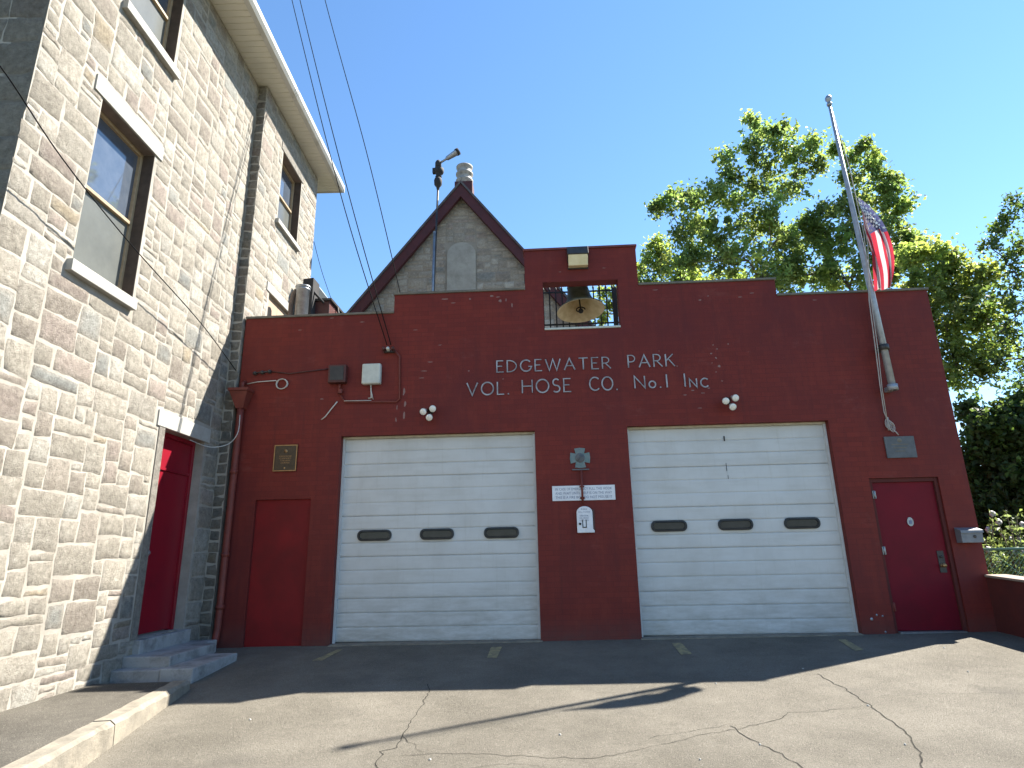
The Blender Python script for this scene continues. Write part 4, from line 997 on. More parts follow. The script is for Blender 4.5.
# flagpole and flag
def flagpole():
    Y = -.16; b = at(893, 389, Y); t = at(831, 104, Y); xb = (b[0]+t[0])/2; B = Vector((b[0], Y, b[2])); T = Vector((t[0], Y+.05, t[2]))
    S = thing('flagpole', tuple(B), 'tall tapering grey flagpole bracketed to the right of the facade', 'flagpole')
    m = MB(); m.tube([B, B.lerp(T, .3), B.lerp(T, .6), T], [.052, .047, .038, .026], 14); m.build('pole', M['steel'], S)
    m = MB(); m.lathe([(.03, 0), (.045, .02), (.045, .05), (.025, .07), (.03, .09), (.055, .13), (.055, .17), (.03, .21), (0, .22)], T, (0, 0, 1), 14); m.build('finial', M['galv'], S)
    for h in (0.02, .66):
        c = B.lerp(T, h/(T.z-B.z)); m = MB(); m.lathe([(.053, -.04), (.074, -.04), (.074, .05), (.053, .05)], c, (0, 0, 1), 14); m.box((c.x-.045, c.y+.05, c.z-.035), (c.x+.045, -.003, c.z+.035)); m.build('bracket', M['steel'] if h < .1 else M['dark'], S)
    cl = at(888, 424); r = MB()
    hoist_bot = at(868, 246, Y-.07)
    p = [at(862, 210, Y-.07), hoist_bot, at(869, 300, Y-.1), at(875, 345, Y-.02), at(880, 385, Y+.05), at(884, 412, Y+.12), (cl[0], -.03, cl[2])]
    r.tube([tuple(q) for q in p], .008, 6)
    p2 = [at(833, 112, Y-.05), at(850, 170, Y-.06), at(864, 235, Y-.085), at(871, 300, Y-.09), at(878, 350, Y-.02), at(882, 388, Y+.06), (cl[0]-.02, -.03, cl[2]+.03)]
    r.tube([tuple(q) for q in p2], .007, 6)
    r.build('halyard', M['rope'], S)
    c = MB()
    for k in range(4):
        cx, cz = cl[0]+.015*k-.02, cl[2]-.02*k; c.tube([(cx+.035*math.cos(a), -.03-.008*k, cz+.075*math.sin(a)) for a in [j*R_(30) for j in range(13)]], .0055, 6)
    c.tube([(cl[0]+.02, -.04, cl[2]-.08), (cl[0]+.07, -.05, cl[2]-.14), (cl[0]+.1, -.04, cl[2]-.18)], .008, 6); c.tube([(cl[0]-.01, -.02, cl[2]-.1), (cl[0]-.01, -.02, cl[2]+.1)], .018, 6)
    c.build('rope_coil', M['rope'], S)
    # flag hanging limp, fly end down
    def spl(pts, u):
        n = len(pts)-1; f = min(u*n, n-1e-6); i = int(f); w = f-i
        P = [Vector(pts[max(0, min(n, i+k))]) for k in (-1, 0, 1, 2)]
        return .5*((2*P[1])+(P[2]-P[0])*w+(2*P[0]-5*P[1]+4*P[2]-P[3])*w*w+(3*P[1]-P[0]-3*P[2]+P[3])*w**3)
    top = [at(858, 197, Y-.03), at(871, 206, Y-.12), at(883, 220, Y-.22), at(892, 240, Y-.28), at(896.5, 258, Y-.24), at(896.5, 273, Y-.16), at(893, 287, Y-.14)]
    bot = [at(862, 212, Y-.07), at(864, 220, Y-.08), at(866, 229, Y-.06), at(868, 238, Y-.08), at(869.5, 252, Y-.06), at(872, 268, Y-.1), at(875, 290, Y-.04)]
    NU, NV = 60, 39
    fb = MB(); idx = []
    for i in range(NU+1):
        u = i/NU; a, b = spl(top, u), spl(bot, u); row = []
        for j in range(NV+1):
            v = j/NV; g = max(0, 1-max(0, u-.25)/.75); vf = (v/.5385*.94 if v < .5385 else .94+(v-.5385)/.4615*.06); p = a.lerp(b, v*(1-g)*.999+vf*g); p.y += .075*math.sin(v*11+u*2.2)*min(1, u*3+.15)+.02*math.sin(u*9+v*5)
            p.x += .022*math.sin(v*11+u*2.2+1.4)*min(1, u*3)
            row.append(fb.vert(p))
        idx.append(row)
    for i in range(NU):
        for j in range(NV):
            st = j//3; blue = i < 25 and st < 7
            fb.face((idx[i][j], idx[i+1][j], idx[i+1][j+1], idx[i][j+1]), 2 if blue else (0 if st % 2 == 0 else 1), True)
    # stars, as small five pointed patches 2 mm off both faces of the cloth
    pv = [Vector(q) for q in fb.v]
    def surf(u, v):
        f, g = u*NU, v*NV; i, j = min(int(f), NU-1), min(int(g), NV-1); w, x = f-i, g-j
        A, B2, C, D = (pv[idx[i][j]], pv[idx[i+1][j]], pv[idx[i+1][j+1]], pv[idx[i][j+1]])
        return A*(1-w)*(1-x)+B2*w*(1-x)+C*w*x+D*(1-w)*x
    cu, cv = 25/NU, 21/NV
    for r in range(9):
        for k in range(6 if r % 2 == 0 else 5):
            u = cu*(k+(.5 if r % 2 == 0 else 1))/6; v = cv*(r+.5)/9.0
            c = surf(u, v); du = (surf(u+.01, v)-surf(u-.01, v)).normalized(); dv = (surf(u, v+.01)-surf(u, v-.01)).normalized(); nn = du.cross(dv).normalized()
            for sg in (-1, 1):
                pts = []
                for q in range(10):
                    an = R_(36*q); rr = .034 if q % 2 == 0 else .014; pts.append(c+nn*.003*sg+(du*math.cos(an)+dv*math.sin(an))*rr)
                fb.poly(pts, 3)
    fo = fb.build('flag', [M['flagred'], M['flagwhite'], M['flagblue'], M['star']], origin=tuple(at(858, 197, Y)))
    tag(fo, 'limp striped flag with starred blue corner hanging from the flagpole at half height', 'flag')
flagpole()

# ================================================================== ROOF THINGS AND GABLE HOUSE
def roof_things():
    Y = 1.3
    a, b = at(296, 300, Y), at(308.5, 300, Y); xc = (a[0]+b[0])/2; r = (b[0]-a[0])/2; zt = at(302, 287, Y)[2]
    S = thing('vent_pipe', (xc, Y, 4.6), 'galvanised vent pipe with a rolled rim standing on the firehouse roof', 'vent pipe')
    m = MB(); m.lathe([(r, 0), (r, zt-4.6-.08), (r*1.1, zt-4.6-.075), (r*1.1, zt-4.6-.05), (r, zt-4.6-.045), (r, zt-4.6-.03), (r*1.18, zt-4.6-.02), (r*1.18, zt-4.6), (r*.9, zt-4.6), (r*.9, zt-4.6-.2)], (xc, Y, 4.6), n=20); m.build('pipe', M['galv'], S)
    m = MB(); q = at(293, 300, Y); m.tube([(q[0]-.02, Y, 4.6), (q[0]-.03, Y, q[2]-.1), (q[0], Y, q[2]+.12), (q[0]+.06, Y, q[2]+.2)], .05, 8); m.build('elbow', M['reveal'], S)
    Y = 2.2; a, b = at(307, 300.5, Y), at(331, 318, Y)
    S = thing('rooftop_unit', ((a[0]+b[0])/2, Y, 4.6), 'dark brown metal rooftop unit next to the vent pipe', 'rooftop unit')
    m = MB(); m.box((a[0], Y, 4.6), (b[0]-.05, Y+.9, a[2]-.03)); m.build('case', M['maroon'], S, bevel=.01)
    m = MB(); m.box((a[0]-.04, Y-.04, a[2]-.028), (b[0], Y+.94, a[2]+.02)); m.build('lid', M['dark'], S)
    m = MB(); x = b[0]+.1; m.tube([(b[0]-.02, Y+.4, a[2]), (x+.25, Y+.4, 4.7)], .02, 6); m.build('stay', M['dark'], S)
    Y = 2.0; a, b = at(302, 278, Y), at(312, 300, Y)
    S = thing('roof_stack', ((a[0]+b[0])/2, Y, 4.6), 'short black square flue stack rising behind the vent pipe', 'flue')
    m = MB(); w = b[0]-a[0]; m.hexa([(a[0]-.05, Y, 4.6), (b[0], Y, 4.6), (b[0], Y+.35, 4.6), (a[0]-.05, Y+.35, 4.6), (a[0]+.03, Y, a[2]-.02), (b[0], Y, a[2]), (b[0], Y+.35, a[2]), (a[0]+.03, Y+.35, a[2]-.02)]); m.build('flue', M['black'], S, bevel=.006)
    p, q = at(313, 290, Y), at(322, 301, Y); m = MB(); m.tube([(b[0], Y+.1, p[2]), (p[0], Y+.1, p[2]-.02), (q[0], Y+.1, q[2])], .025, 6); m.build('stay', M['black'], S)
    Y = 4.0; pts = [at(312.5, 279, Y), at(331, 303, Y), at(336, 318, Y), at(312.5, 318, Y)]
    S = thing('sloped_flashing', tuple(pts[3]), 'white sloping wall end behind the dark rooftop unit', 'wall end')
    m = MB(); P = [(p[0], Y, p[2]) for p in pts]; P[2] = (P[2][0], Y, 4.0); P[3] = (P[3][0], Y, 4.0); m.prism(P, (0, .6, 0)); m.build('wall', M['gutter'], S)
roof_things()

def gable_house():
    Y = 5.2
    ap = at(462, 187, Y); lf = at(352, 315, Y); rt = at(521, 251, Y)
    sl = (ap[2]-lf[2])/(ap[0]-lf[0]); sr = (ap[2]-rt[2])/(rt[0]-ap[0]); zb = 4.7
    S = thing('gable_house', (ap[0], Y, 0), 'old stone gable with maroon bargeboards behind the firehouse parapet', 'building')
    xl = ap[0]-(ap[2]-zb)/sl; xr = ap[0]+(ap[2]-zb)/sr
    win = (at(447, 292, Y)[0], at(476, 292, Y)[0], at(461, 300, Y)[2]-.6, at(461, 243, Y)[2])
    mb = MB(); mb.prism([(xl, Y, zb), (xr, Y, zb), (ap[0], Y, ap[2])], (0, .4, 0), 0)
    cols = [(1, 1, 1, 1)]*len(mb.v)
    keep = lambda x, z: z < ap[2]-.2-max((ap[0]-x)*sl, (x-ap[0])*sr) and not (win[0]-.03 < x < win[1]+.03 and z < win[3])
    ashlar(mb, cols, xl, xr, 5.3, ap[2]-.3, keep, lambda u, v, w: (u, Y-w, v), cell=.10, tone=1.15, res=.09, ws=(2, 3, 4, 5), hs=(1, 2, 2, 3))
    mb.build('wall', [worn('dull_old_mortar', (.30, .27, .225), (.23, .205, .17), .95, nscale=3, spec=.1), M['stone']], S, attr=('stone', cols))
    # rear walls so the house has depth
    m = MB(); m.prism([(xl+.1, Y+.402, 0), (xr-.1, Y+.402, 0), (xr-.1, Y+.402, zb+.1), (ap[0], Y+.402, ap[2]-.15), (xl+.1, Y+.402, zb+.1)], (0, 7, 0)); m.build('body', M['render'], S)
    # blocked window with a segmental head
    m = MB(); hw = (win[1]-win[0])/2; xc = (win[0]+win[1])/2; zt = win[3]
    pts = [(xc-hw, Y-.045, win[2]), (xc+hw, Y-.045, win[2]), (xc+hw, Y-.045, zt-.36)]+[(xc+hw*math.cos(R_(k)), Y-.045, zt-.36+.36*math.sin(R_(k))) for k in range(15, 180, 15)]+[(xc-hw, Y-.045, zt-.36)]
    m.prism(pts, (0, .04, 0)); tag(m.build('blocked_window', M['render'], S), 'plain rendered panel filling a round headed window')
    # bargeboards and roof planes
    for sgn, s in ((-1, sl), (1, sr)):
        L = 1.0/math.sqrt(1+s*s); d = Vector((sgn*L, 0, -s*L)); n = Vector((sgn*s*L, 0, L))
        A = Vector((ap[0], Y-.25, ap[2]-.06)); E = A+d*((ap[2]-zb)/(s*L))
        e0 = A if sgn < 0 else A+Vector((.0, 0, 0))
        b = MB(); w = .26
        dn = Vector((0, 0, -w/L*1.0)); b.prism([A, E, E+dn*.9, A+dn*.9], (0, .12, 0)); b.build('bargeboard', M['barge'], S)
        r = MB(); A2 = A+n*.004; E2 = E+n*.004; r.prism([A2+Vector((0, -.04, .0)), E2+Vector((0, -.04, 0)), E2+n*.05+Vector((0, -.04, 0)), Vector((ap[0], A.y-.04, ap[2]-.06+.054/L))], (0, 8, 0)); r.build('roof', M['slates'], S)
    # ridge ventilator
    Yv = Y+.7; c = at(464.5, 182, Yv); r = (at(473, 182, Yv)[0]-at(456.5, 182, Yv)[0])/2; z0 = ap[2]-.1; zt = at(464, 167.5, Yv)[2]; zk = at(464, 186, Yv)[2]
    m = MB(); m.box((c[0]-r*1.05, Yv-r, z0), (c[0]+r*1.05, Yv+r, zk)); v = m.build('ridge_vent', M['barge'], S)
    h = zt-zk; m = MB(); m.lathe([(r*.85, 0), (r*.85, h*.1), (r*1.05, h*.2), (r*1.05, h*.26), (r*.85, h*.3), (r*.85, h*.5), (r*1.05, h*.56), (r*1.05, h*.62), (r*.85, h*.68), (r*.85, h*.88), (r*1.0, h*.93), (r*1.0, h), (0, h*1.04)], (c[0], Yv, zk), n=24); m.build('cowl', M['cowl'], v)
gable_house()

def mast():
    Y = 4.7; b = at(433.5, 296, Y); t = at(438, 187, Y)
    S = thing('siren_mast', (b[0], Y, 4.6), 'slender mast with a dark cluster and tilted horn in front of the gable', 'mast')
    x0 = b[0]; T = Vector((t[0], Y, t[2]))
    m = MB(); m.tube([(x0-.02, Y, 4.6), (x0, Y, b[2]), tuple(T)], .026, 8); m.build('pole', M['dark'], S)
    q = at(439, 162, Y); h = MB()
    h.lathe([(.03, -.1), (.05, 0), (.10, .06), (.11, .2), (.09, .26), (.05, .28)], T, (0, 0, 1), 10)
    h.lathe([(.05, 0), (.09, .03), (.06, .08), (.10, .12), (.13, .16), (.13, .27), (.07, .31), (0, .32)], (T.x+.01, Y, T.z+.28), (.05, 0, 1), 10)
    h.lathe([(.05, 0), (.085, .04), (.085, .16), (.05, .22), (0, .23)], (T.x+.0, Y, T.z+.585), (0, 0, 1), 10)
    h.box((T.x-.15, Y-.05, T.z+.42), (T.x+.0, Y+.05, T.z+.56)); h.build('head', M['black'], S)
    e0, e1 = at(437.5, 164.5, Y), at(456.5, 152.5, Y); d = Vector(e1)-Vector(e0); a = MB(); L = d.length
    a.lathe([(.03, 0), (.03, L*.45), (.06, L*.5), (.085, L), (.095, L*1.02), (.095, L*1.1), (.05, L*1.1), (0, L*.9)], e0, tuple(d), 12); a.build('horn', M['galv'], S)
    a = MB(); a.lathe([(.096, L*.98), (.1, L*1.0), (.1, L*1.12), (.06, L*1.12)], e0, tuple(d), 12); a.build('horn_rim', M['black'], S)
    Y = 4.55; b, t = at(432.5, 296, Y), at(434.5, 233, Y)
    S = thing('roof_pipe', (b[0], Y, 4.6), 'thin pale grey pipe standing just left of the mast', 'pipe')
    m = MB(); m.tube([(b[0]-.01, Y, 4.6), (b[0], Y, b[2]), (t[0], Y, t[2])], .032, 8); m.build('pipe', M['galv'], S)
    m = MB(); m.lathe([(.036, 0), (.042, .03), (0, .06)], (t[0], Y, t[2]), n=8); m.build('cap', M['galv'], S)
mast()

# ================================================================== OVERHEAD CABLES
def cable(name, pts, r, label, m='cable', group=None):
    mb = MB(); P = [Vector(p) for p in pts]; Q = []
    for i in range(len(P)-1):
        for k in range(10):
            w = k/10; a = [P[max(0, min(len(P)-1, i+j))] for j in (-1, 0, 1, 2)]
            Q.append(.5*((2*a[1])+(a[2]-a[0])*w+(2*a[0]-5*a[1]+4*a[2]-a[3])*w*w+(3*a[1]-a[0]-3*a[2]+a[3])*w**3))
    Q.append(P[-1]); mb.tube(Q, r, 6)
    tag(mb.build(name, M[m], origin=tuple(P[-1])), label, 'cable', group)
def ext(a, b, k): a, b = np.array(a), np.array(b); return a+(a-b)*k
def cables():
    for px, lab, mid in (((291, -4), (387, 346), 0), ((298, -4), (391, 346), 1)) and (((291, -4), 'left of the paired black overhead cables running down to the wall bracket', ((340, 192), (387, 345))), ((299, -4), 'right of the paired black overhead cables running down to the wall bracket', ((345, 180), (391, 345)))):
        p0 = at(*px, Y=.75); p1 = at(*mid[0], Y=.1); p2 = at(*mid[1], Y=-.09)
        cable('overhead_cable', [ext(p0, p1, 2.0)+np.array([0, 0, .4]), p0, p1, p2], .009, lab, group='overhead cables to the wall bracket')
    p0 = at(324, -4, Y=.75); p1 = at(366, 150, Y=.35); p2 = at(401, 296, Y=.1)
    cable('overhead_cable', [ext(p0, p1, 2.0)+np.array([0, 0, .4]), p0, p1, p2], .0085, 'single black overhead cable reaching the parapet top right of the pair', group='overhead cables to the wall bracket')
    # cable slung along the stone wall
    o = .22
    pt = lambda px, py, oo: WL(on_left(px, py, oo)[0], on_left(px, py, oo)[1], oo)
    P = [pt(-60, 0, .5), pt(0, 66, .42), pt(62, 158, .34), pt(128, 241, .28), pt(200, 322, .22), (at(238, 372)[0], -.06, at(238, 372)[2])]
    cable('wall_cable', P, .0065, 'thin black cable slung across the stone wall past the windows')
    P = [tuple(at(240, 415, -.12)), tuple(at(238, 432, -.2)), tuple(at(230, 443, -.25)), tuple(at(217, 447, -.4)), tuple(at(205, 446, -.55)), pt(190, 440, .03)]
    cable('drop_wire', P, .006, 'thin pale wire looping from the drainpipe to the red door lintel', 'wire')
    P = [tuple(at(312, 250, 4.2)), tuple(at(322, 275, 4.6)), tuple(at(332, 303, 5.1))]
    P = [WL(A_FAR-.02, on_left(312, 240, O_FAR)[1], O_FAR+.02), tuple(at(322, 272, 4.0)), tuple(at(334, 307, 5.0))]
    cable('thin_cable', P, .007, 'faint thin cable dropping from the stone building to the roof behind')
cables()

# ================================================================== RIGHT: LOW WALL, FENCE, PLANTS
def low_wall():
    z0 = at(987, 577)[2]; S = thing('low_wall', (FX1+.1, -1.5, 0), 'low dark red wall with sandy cap running out from the firehouse corner', 'wall')
    m = MB(); x0, x1 = 6.20, 6.46; y0, y1 = -.003, -5.0
    m.hexa([(x0, y1, -1), (x1, y1, -1), (x1, y0, -1), (x0, y0, -1), (x0, y1, z0+.06*y1), (x1, y1, z0+.06*y1), (x1, y0, z0), (x0, y0, z0)]); m.build('body', M['wallred'], S)
    m = MB(); e = .02; m.hexa([(x0-e, y1, z0+.06*y1+.001), (x1+e, y1, z0+.06*y1+.001), (x1+e, y0, z0+.001), (x0-e, y0, z0+.001), (x0-e, y1, z0+.06*y1+.035), (x1+e, y1, z0+.06*y1+.035), (x1+e, y0, z0+.035), (x0-e, y0, z0+.035)]); m.build('cap', M['wallcap'], S, bevel=.008)
low_wall()
def chain_fence():
    Y = 1.0; zt = at(1005, 549, Y)[2]; S = thing('chain_link_fence', (6.6, Y, .05), 'green chain link fence in front of the flowering shrub', 'fence')
    xa, xb = 6.45, 10.2
    for x in (xa, (xa+xb)/2-.42, xb): m = MB(); m.tube([(x, Y, -.1), (x, Y, zt+.03)], .028, 8); m.lathe([(.032, 0), (.03, .03), (0, .05)], (x, Y, zt+.03), n=8); m.build('post', M['green'], S)
    m = MB(); m.tube([(xa, Y, zt), (xb, Y, zt)], .02, 8); m.build('rail', M['green'], S)
    m = MB(); s = .075; H = zt-.05; n = int((xb-xa+H)/s)
    for i in range(n):
        for sg in (1, -1):
            x0 = xa+i*s-(H if sg > 0 else 0); a = [x0, .05]; b = [x0+sg*H, zt]
            if sg < 0: a[0] = xa+i*s; b[0] = a[0]-H
            # clip to the panel
            def clip(p, q):
                t0, t1 = 0, 1; dx = q[0]-p[0]
                for lim, sgn in ((xa, 1), (xb, -1)):
                    f0, f1 = sgn*(p[0]-lim), sgn*(q[0]-lim)
                    if f0 < 0 and f1 < 0: return None
                    if f0 < 0: t0 = max(t0, f0/(f0-f1))
                    elif f1 < 0: t1 = min(t1, f0/(f0-f1))
                if t1-t0 < .02: return None
                return [(p[0]+dx*t, p[1]+(q[1]-p[1])*t) for t in (t0, t1)]
            c = clip(a, b)
            if c: m.tube([(c[0][0], Y+.006*sg, c[0][1]), (c[1][0], Y+.006*sg, c[1][1])], .0035, 3, cap=False)
    m.build('mesh_panel', M['green'], S)
chain_fence()

# ---------------------------------------------------------------- foliage
def leaves_mesh(name, mat, parent, cents, norms, sizes, tints, origin=None, aspect=.62):
    n = len(cents)
    u = np.cross(norms, RNG.normal(size=(n, 3))); u /= np.linalg.norm(u, axis=1)[:, None]
    w = np.cross(norms, u)
    s = sizes[:, None]
    v = np.empty((n, 4, 3))
    fold = norms*s*.18
    v[:, 0] = cents-u*s*.5; v[:, 1] = cents+w*s*.5*aspect+fold; v[:, 2] = cents+u*s*.5; v[:, 3] = cents-w*s*.5*aspect+fold
    me = bpy.data.meshes.new(name)
    me.vertices.add(n*4); me.vertices.foreach_set('co', v.ravel())
    me.loops.add(n*6); me.polygons.add(n*2)
    base = (np.arange(n)*4)[:, None]
    li = (base+np.array([0, 1, 2, 0, 2, 3])).ravel()
    me.loops.foreach_set('vertex_index', li.astype(np.int32))
    me.polygons.foreach_set('loop_start', (np.arange(n*2)*3).astype(np.int32)); me.polygons.foreach_set('loop_total', np.full(n*2, 3, np.int32))
    me.update(calc_edges=True); me.validate()
    ca = me.color_attributes.new('leaf', 'FLOAT_COLOR', 'POINT')
    c4 = np.repeat(np.concatenate([tints, np.ones((n, 1))], 1), 4, axis=0).astype(np.float32)
    ca.data.foreach_set('color', c4.ravel())
    me.materials.append(mat)
    return link_mesh(name, me, parent, origin)

def tree(name, label, cat, base, clumps, leafmat, leaf=.17, per=260, group=None, trunk_r=.22, tuft=.46, fork=.60, tufts=None, depth=.8, up=.35, tintvar=.25):
    """base: foot of the trunk; clumps: (centre xyz, radius). Limbs run from the trunk to every clump, twigs to every tuft of leaves."""
    S = thing(name, tuple(base), label, cat, group)
    base = Vector(base); cs = [(Vector(c), r) for c, r in clumps]
    mean = sum((c for c, _ in cs), Vector())/len(cs); zlow = min(c.z-r*.6 for c, r in cs)
    top = Vector((mean.x*.6+base.x*.4, mean.y*.6+base.y*.4, base.z+(mean.z-base.z)*fork*1.15))
    wood = MB()
    tp = [base-Vector((0, 0, .3)), base.lerp(top, .35)+Vector((.08, .05, 0)), base.lerp(top, .7)+Vector((-.06, 0, 0)), top]
    wood.tube(tp, [trunk_r*1.25, trunk_r, trunk_r*.85, trunk_r*.7], 10)
    C, NRM, SZ, TT = [], [], [], []
    rnd = random.Random(hash(label) % 1000 if False else len(label)*7+int(base.x*10))
    limbs = MB(); nodes = [(tp[2].lerp(top, .5), trunk_r*.62), (top, trunk_r*.6)]
    for c, r in sorted(cs, key=lambda q: (q[0]-top).length):
        e = c+Vector((0, 0, -r*.15))
        cand = [(n_, q) for n_, q in nodes if n_.z < e.z+.3] or nodes[:1]
        st, sr = min(cand, key=lambda t: (t[0]-e).length*(1.0 if t[1] > .03 else 1.5))
        rr = max(.022, min(sr*.82, trunk_r*.36)); L_ = (e-st).length
        m1 = st.lerp(e, .5)+Vector((rnd.uniform(-.1, .1), rnd.uniform(-.1, .1), rnd.uniform(-.02, .12)))*L_
        limbs.tube([st, st.lerp(m1, .5)+Vector((rnd.uniform(-.04, .04), 0, .03))*L_, m1, m1.lerp(e, .5), e], [rr, rr*.9, rr*.78, rr*.62, rr*.5], 7)
        nodes += [(m1, rr*.78), (e, rr*.55)]
        nt_ = tufts or int(8+per*r*r*.088)
        ctint = rnd.uniform(1-tintvar, 1+tintvar)
        for k in range(nt_):
            d = Vector((rnd.gauss(0, 1), rnd.gauss(0, 1)*depth, rnd.gauss(0, 1)*.85)).normalized(); q = c+d*r*(rnd.random()**.45)*rnd.choice((1, 1, 1, 1.3))
            if rnd.random() < .55: limbs.tube([m1.lerp(e, rnd.uniform(.4, 1)), c.lerp(q, .5)+Vector((0, 0, .06)), q], [rr*.22, rr*.14, .008], 4, cap=False)
            nl = int(rnd.uniform(.5, 1.3)*per/8)
            tt = rnd.uniform(.8, 1.2)*ctint
            pts = RNG.normal(size=(nl, 3))*np.array([.8, .8, .95])*tuft*.42*rnd.uniform(.6, 1.25)
            C.append(np.array(q)+pts)
            nn = RNG.normal(size=(nl, 3))+np.array([0, 0, up*2]); nn /= np.linalg.norm(nn, axis=1)[:, None]; NRM.append(nn)
            SZ.append(leaf*RNG.uniform(.6, 1.25, nl)); h = RNG.uniform(.85, 1.15, (nl, 1))*tt
            TT.append(h*np.array([[1+.12*rnd.uniform(-1, 1), 1, .8+.4*rnd.random()]]))
    to = wood.build('trunk', M['bark'], S); limbs.build('limb', M['bark'], to)
    leaves_mesh('crown', leafmat, S, np.concatenate(C), np.concatenate(NRM), np.concatenate(SZ), np.concatenate(TT))
    return S
def P(px, py, rpx, Y): c = at(px, py, Y); r = rpx*(Y-CAM[1])/F; return (tuple(c), r)
Y = 15
tree('maple_tree', 'tall airy maple with long left limb rising behind the parapet, left of the flagpole', 'tree', (at(757, 300, Y)[0], Y, 0),
     [P(x, y, r, Y+dy) for x, y, r, dy in ((656, 208, 9, 0), (668, 204, 14, 0), (690, 196, 17, .5), (712, 194, 17, -.5), (730, 200, 17, 0), (698, 226, 20, 1), (682, 232, 14, 0), (720, 238, 24, 0), (745, 226, 20, 1), (724, 158, 9, 0), (733, 176, 13, 0), (752, 146, 13, 0), (757, 162, 14, 0), (752, 122, 7, 0), (765, 132, 11, .4), (783, 130, 9, 0), (785, 148, 18, -.3), (801, 160, 16, 0), (762, 184, 18, 1), (790, 186, 18, .6), (815, 146, 9, 0), (818, 165, 8, 0), (768, 210, 18, 0), (700, 254, 18, 0), (726, 262, 18, .5), (748, 258, 20, -1), (778, 236, 18, 1), (765, 275, 18, 0), (680, 262, 16, 0))],
     M['leaf'], leaf=.22, per=235, trunk_r=.24, group='trees behind the firehouse')
Y = 17
tree('maple_tree', 'broad bright green maple directly behind the flagpole and flag', 'tree', (at(850, 300, Y)[0], Y, 0),
     [P(x, y, r, Y+dy) for x, y, r, dy in ((836, 150, 7, 0), (850, 160, 9, 1), (864, 146, 10, 0), (868, 166, 13, 0), (880, 180, 13, 0), (850, 178, 12, 1), (896, 186, 10, 0), (893, 202, 15, 0), (868, 200, 18, 1), (845, 206, 18, 0), (820, 222, 20, -.5), (800, 234, 20, .5), (830, 245, 24, 0), (860, 236, 24, 0), (888, 232, 20, 1), (904, 208, 8, 0), (908, 240, 12, 0), (790, 258, 22, 0), (812, 272, 26, .5), (845, 275, 28, 0), (880, 268, 26, 0), (775, 280, 20, 0), (905, 262, 14, 0), (915, 246, 7, 0))],
     M['leaf'], leaf=.23, per=265, trunk_r=.28, group='trees behind the firehouse')
Y = 20
tree('maple_tree', 'low pale green tree peeping over the parapet beside the bell tower', 'tree', (at(660, 330, Y)[0], Y, 0),
     [P(x, y, r, Y+dy) for x, y, r, dy in ((650, 252, 11, 0), (662, 244, 9, 0), (655, 266, 13, 0), (670, 262, 14, 0), (685, 270, 16, 0), (645, 282, 16, 0), (665, 284, 18, 0), (700, 282, 18, 0), (638, 270, 10, .5), (720, 285, 16, 0), (745, 284, 16, 0), (610, 305, 20, 0), (590, 312, 16, 0), (630, 300, 20, 0))],
     M['leaf2'], leaf=.23, per=210, trunk_r=.2, group='trees behind the firehouse')
Y = 12.5
tree('locust_tree', 'yellow green tree crowding the right corner of the firehouse', 'tree', (at(950, 420, Y)[0]-2.0, Y, 0),
     [P(x, y, r, Y+dy) for x, y, r, dy in ((905, 262, 12, 0), (922, 256, 12, 0), (940, 252, 11, 0), (935, 272, 18, 0), (955, 262, 14, 0), (972, 272, 16, 0), (915, 284, 16, 0), (950, 290, 22, .5), (930, 300, 20, 0), (972, 298, 22, 0), (990, 276, 13, 0), (945, 322, 22, 0), (968, 326, 22, .5), (990, 318, 20, 0), (950, 348, 20, 0), (975, 352, 20, 0), (995, 345, 18, .5), (955, 374, 16, 0), (980, 374, 12, 0), (925, 325, 16, .6))],
     M['leaf2'], leaf=.21, per=260, trunk_r=.2, group='trees behind the firehouse')
Y = 10.5
tree('oak_tree', 'dark sparse oak with open branches entering from the right edge', 'tree', (at(1040, 430, Y)[0]+1.2, Y, 0),
     [P(x, y, r, Y+dy) for x, y, r, dy in ((1020, 205, 13, 0), (1012, 222, 11, 0), (998, 232, 9, 0), (985, 244, 8, 0), (1022, 246, 14, 0), (1005, 258, 11, 0), (1020, 280, 15, 0), (1002, 296, 13, 0), (1018, 312, 18, 0), (1000, 330, 16, 0), (1018, 345, 18, 0), (995, 358, 12, 0), (1015, 372, 16, .5), (1045, 250, 24, 0), (1050, 310, 24, 0), (1040, 360, 22, 0))],
     M['leaf3'], leaf=.17, per=150, trunk_r=.16, tintvar=.2, group='trees behind the firehouse')
Y = 7.5
tree('evergreen_tree', 'dense dark evergreen in shade beyond the low wall', 'tree', (at(1010, 520, Y)[0]+.8, Y, 0),
     [P(x, y, r, Y+dy) for x, y, r, dy in ((1010, 412, 18, 0), (990, 425, 18, 0), (1025, 430, 22, 0), (1000, 450, 24, .5), (975, 445, 16, .5), (1020, 470, 26, 0), (990, 485, 24, .5), (1010, 510, 26, 0), (975, 480, 18, .8), (985, 520, 22, .5), (1040, 500, 28, 0), (1000, 545, 28, .5), (1045, 440, 28, 0), (968, 414, 8, .5), (1030, 398, 14, 0))],
     M['leaf3'], leaf=.18, per=430, trunk_r=.17, tuft=.42, up=.2)
Y = 13
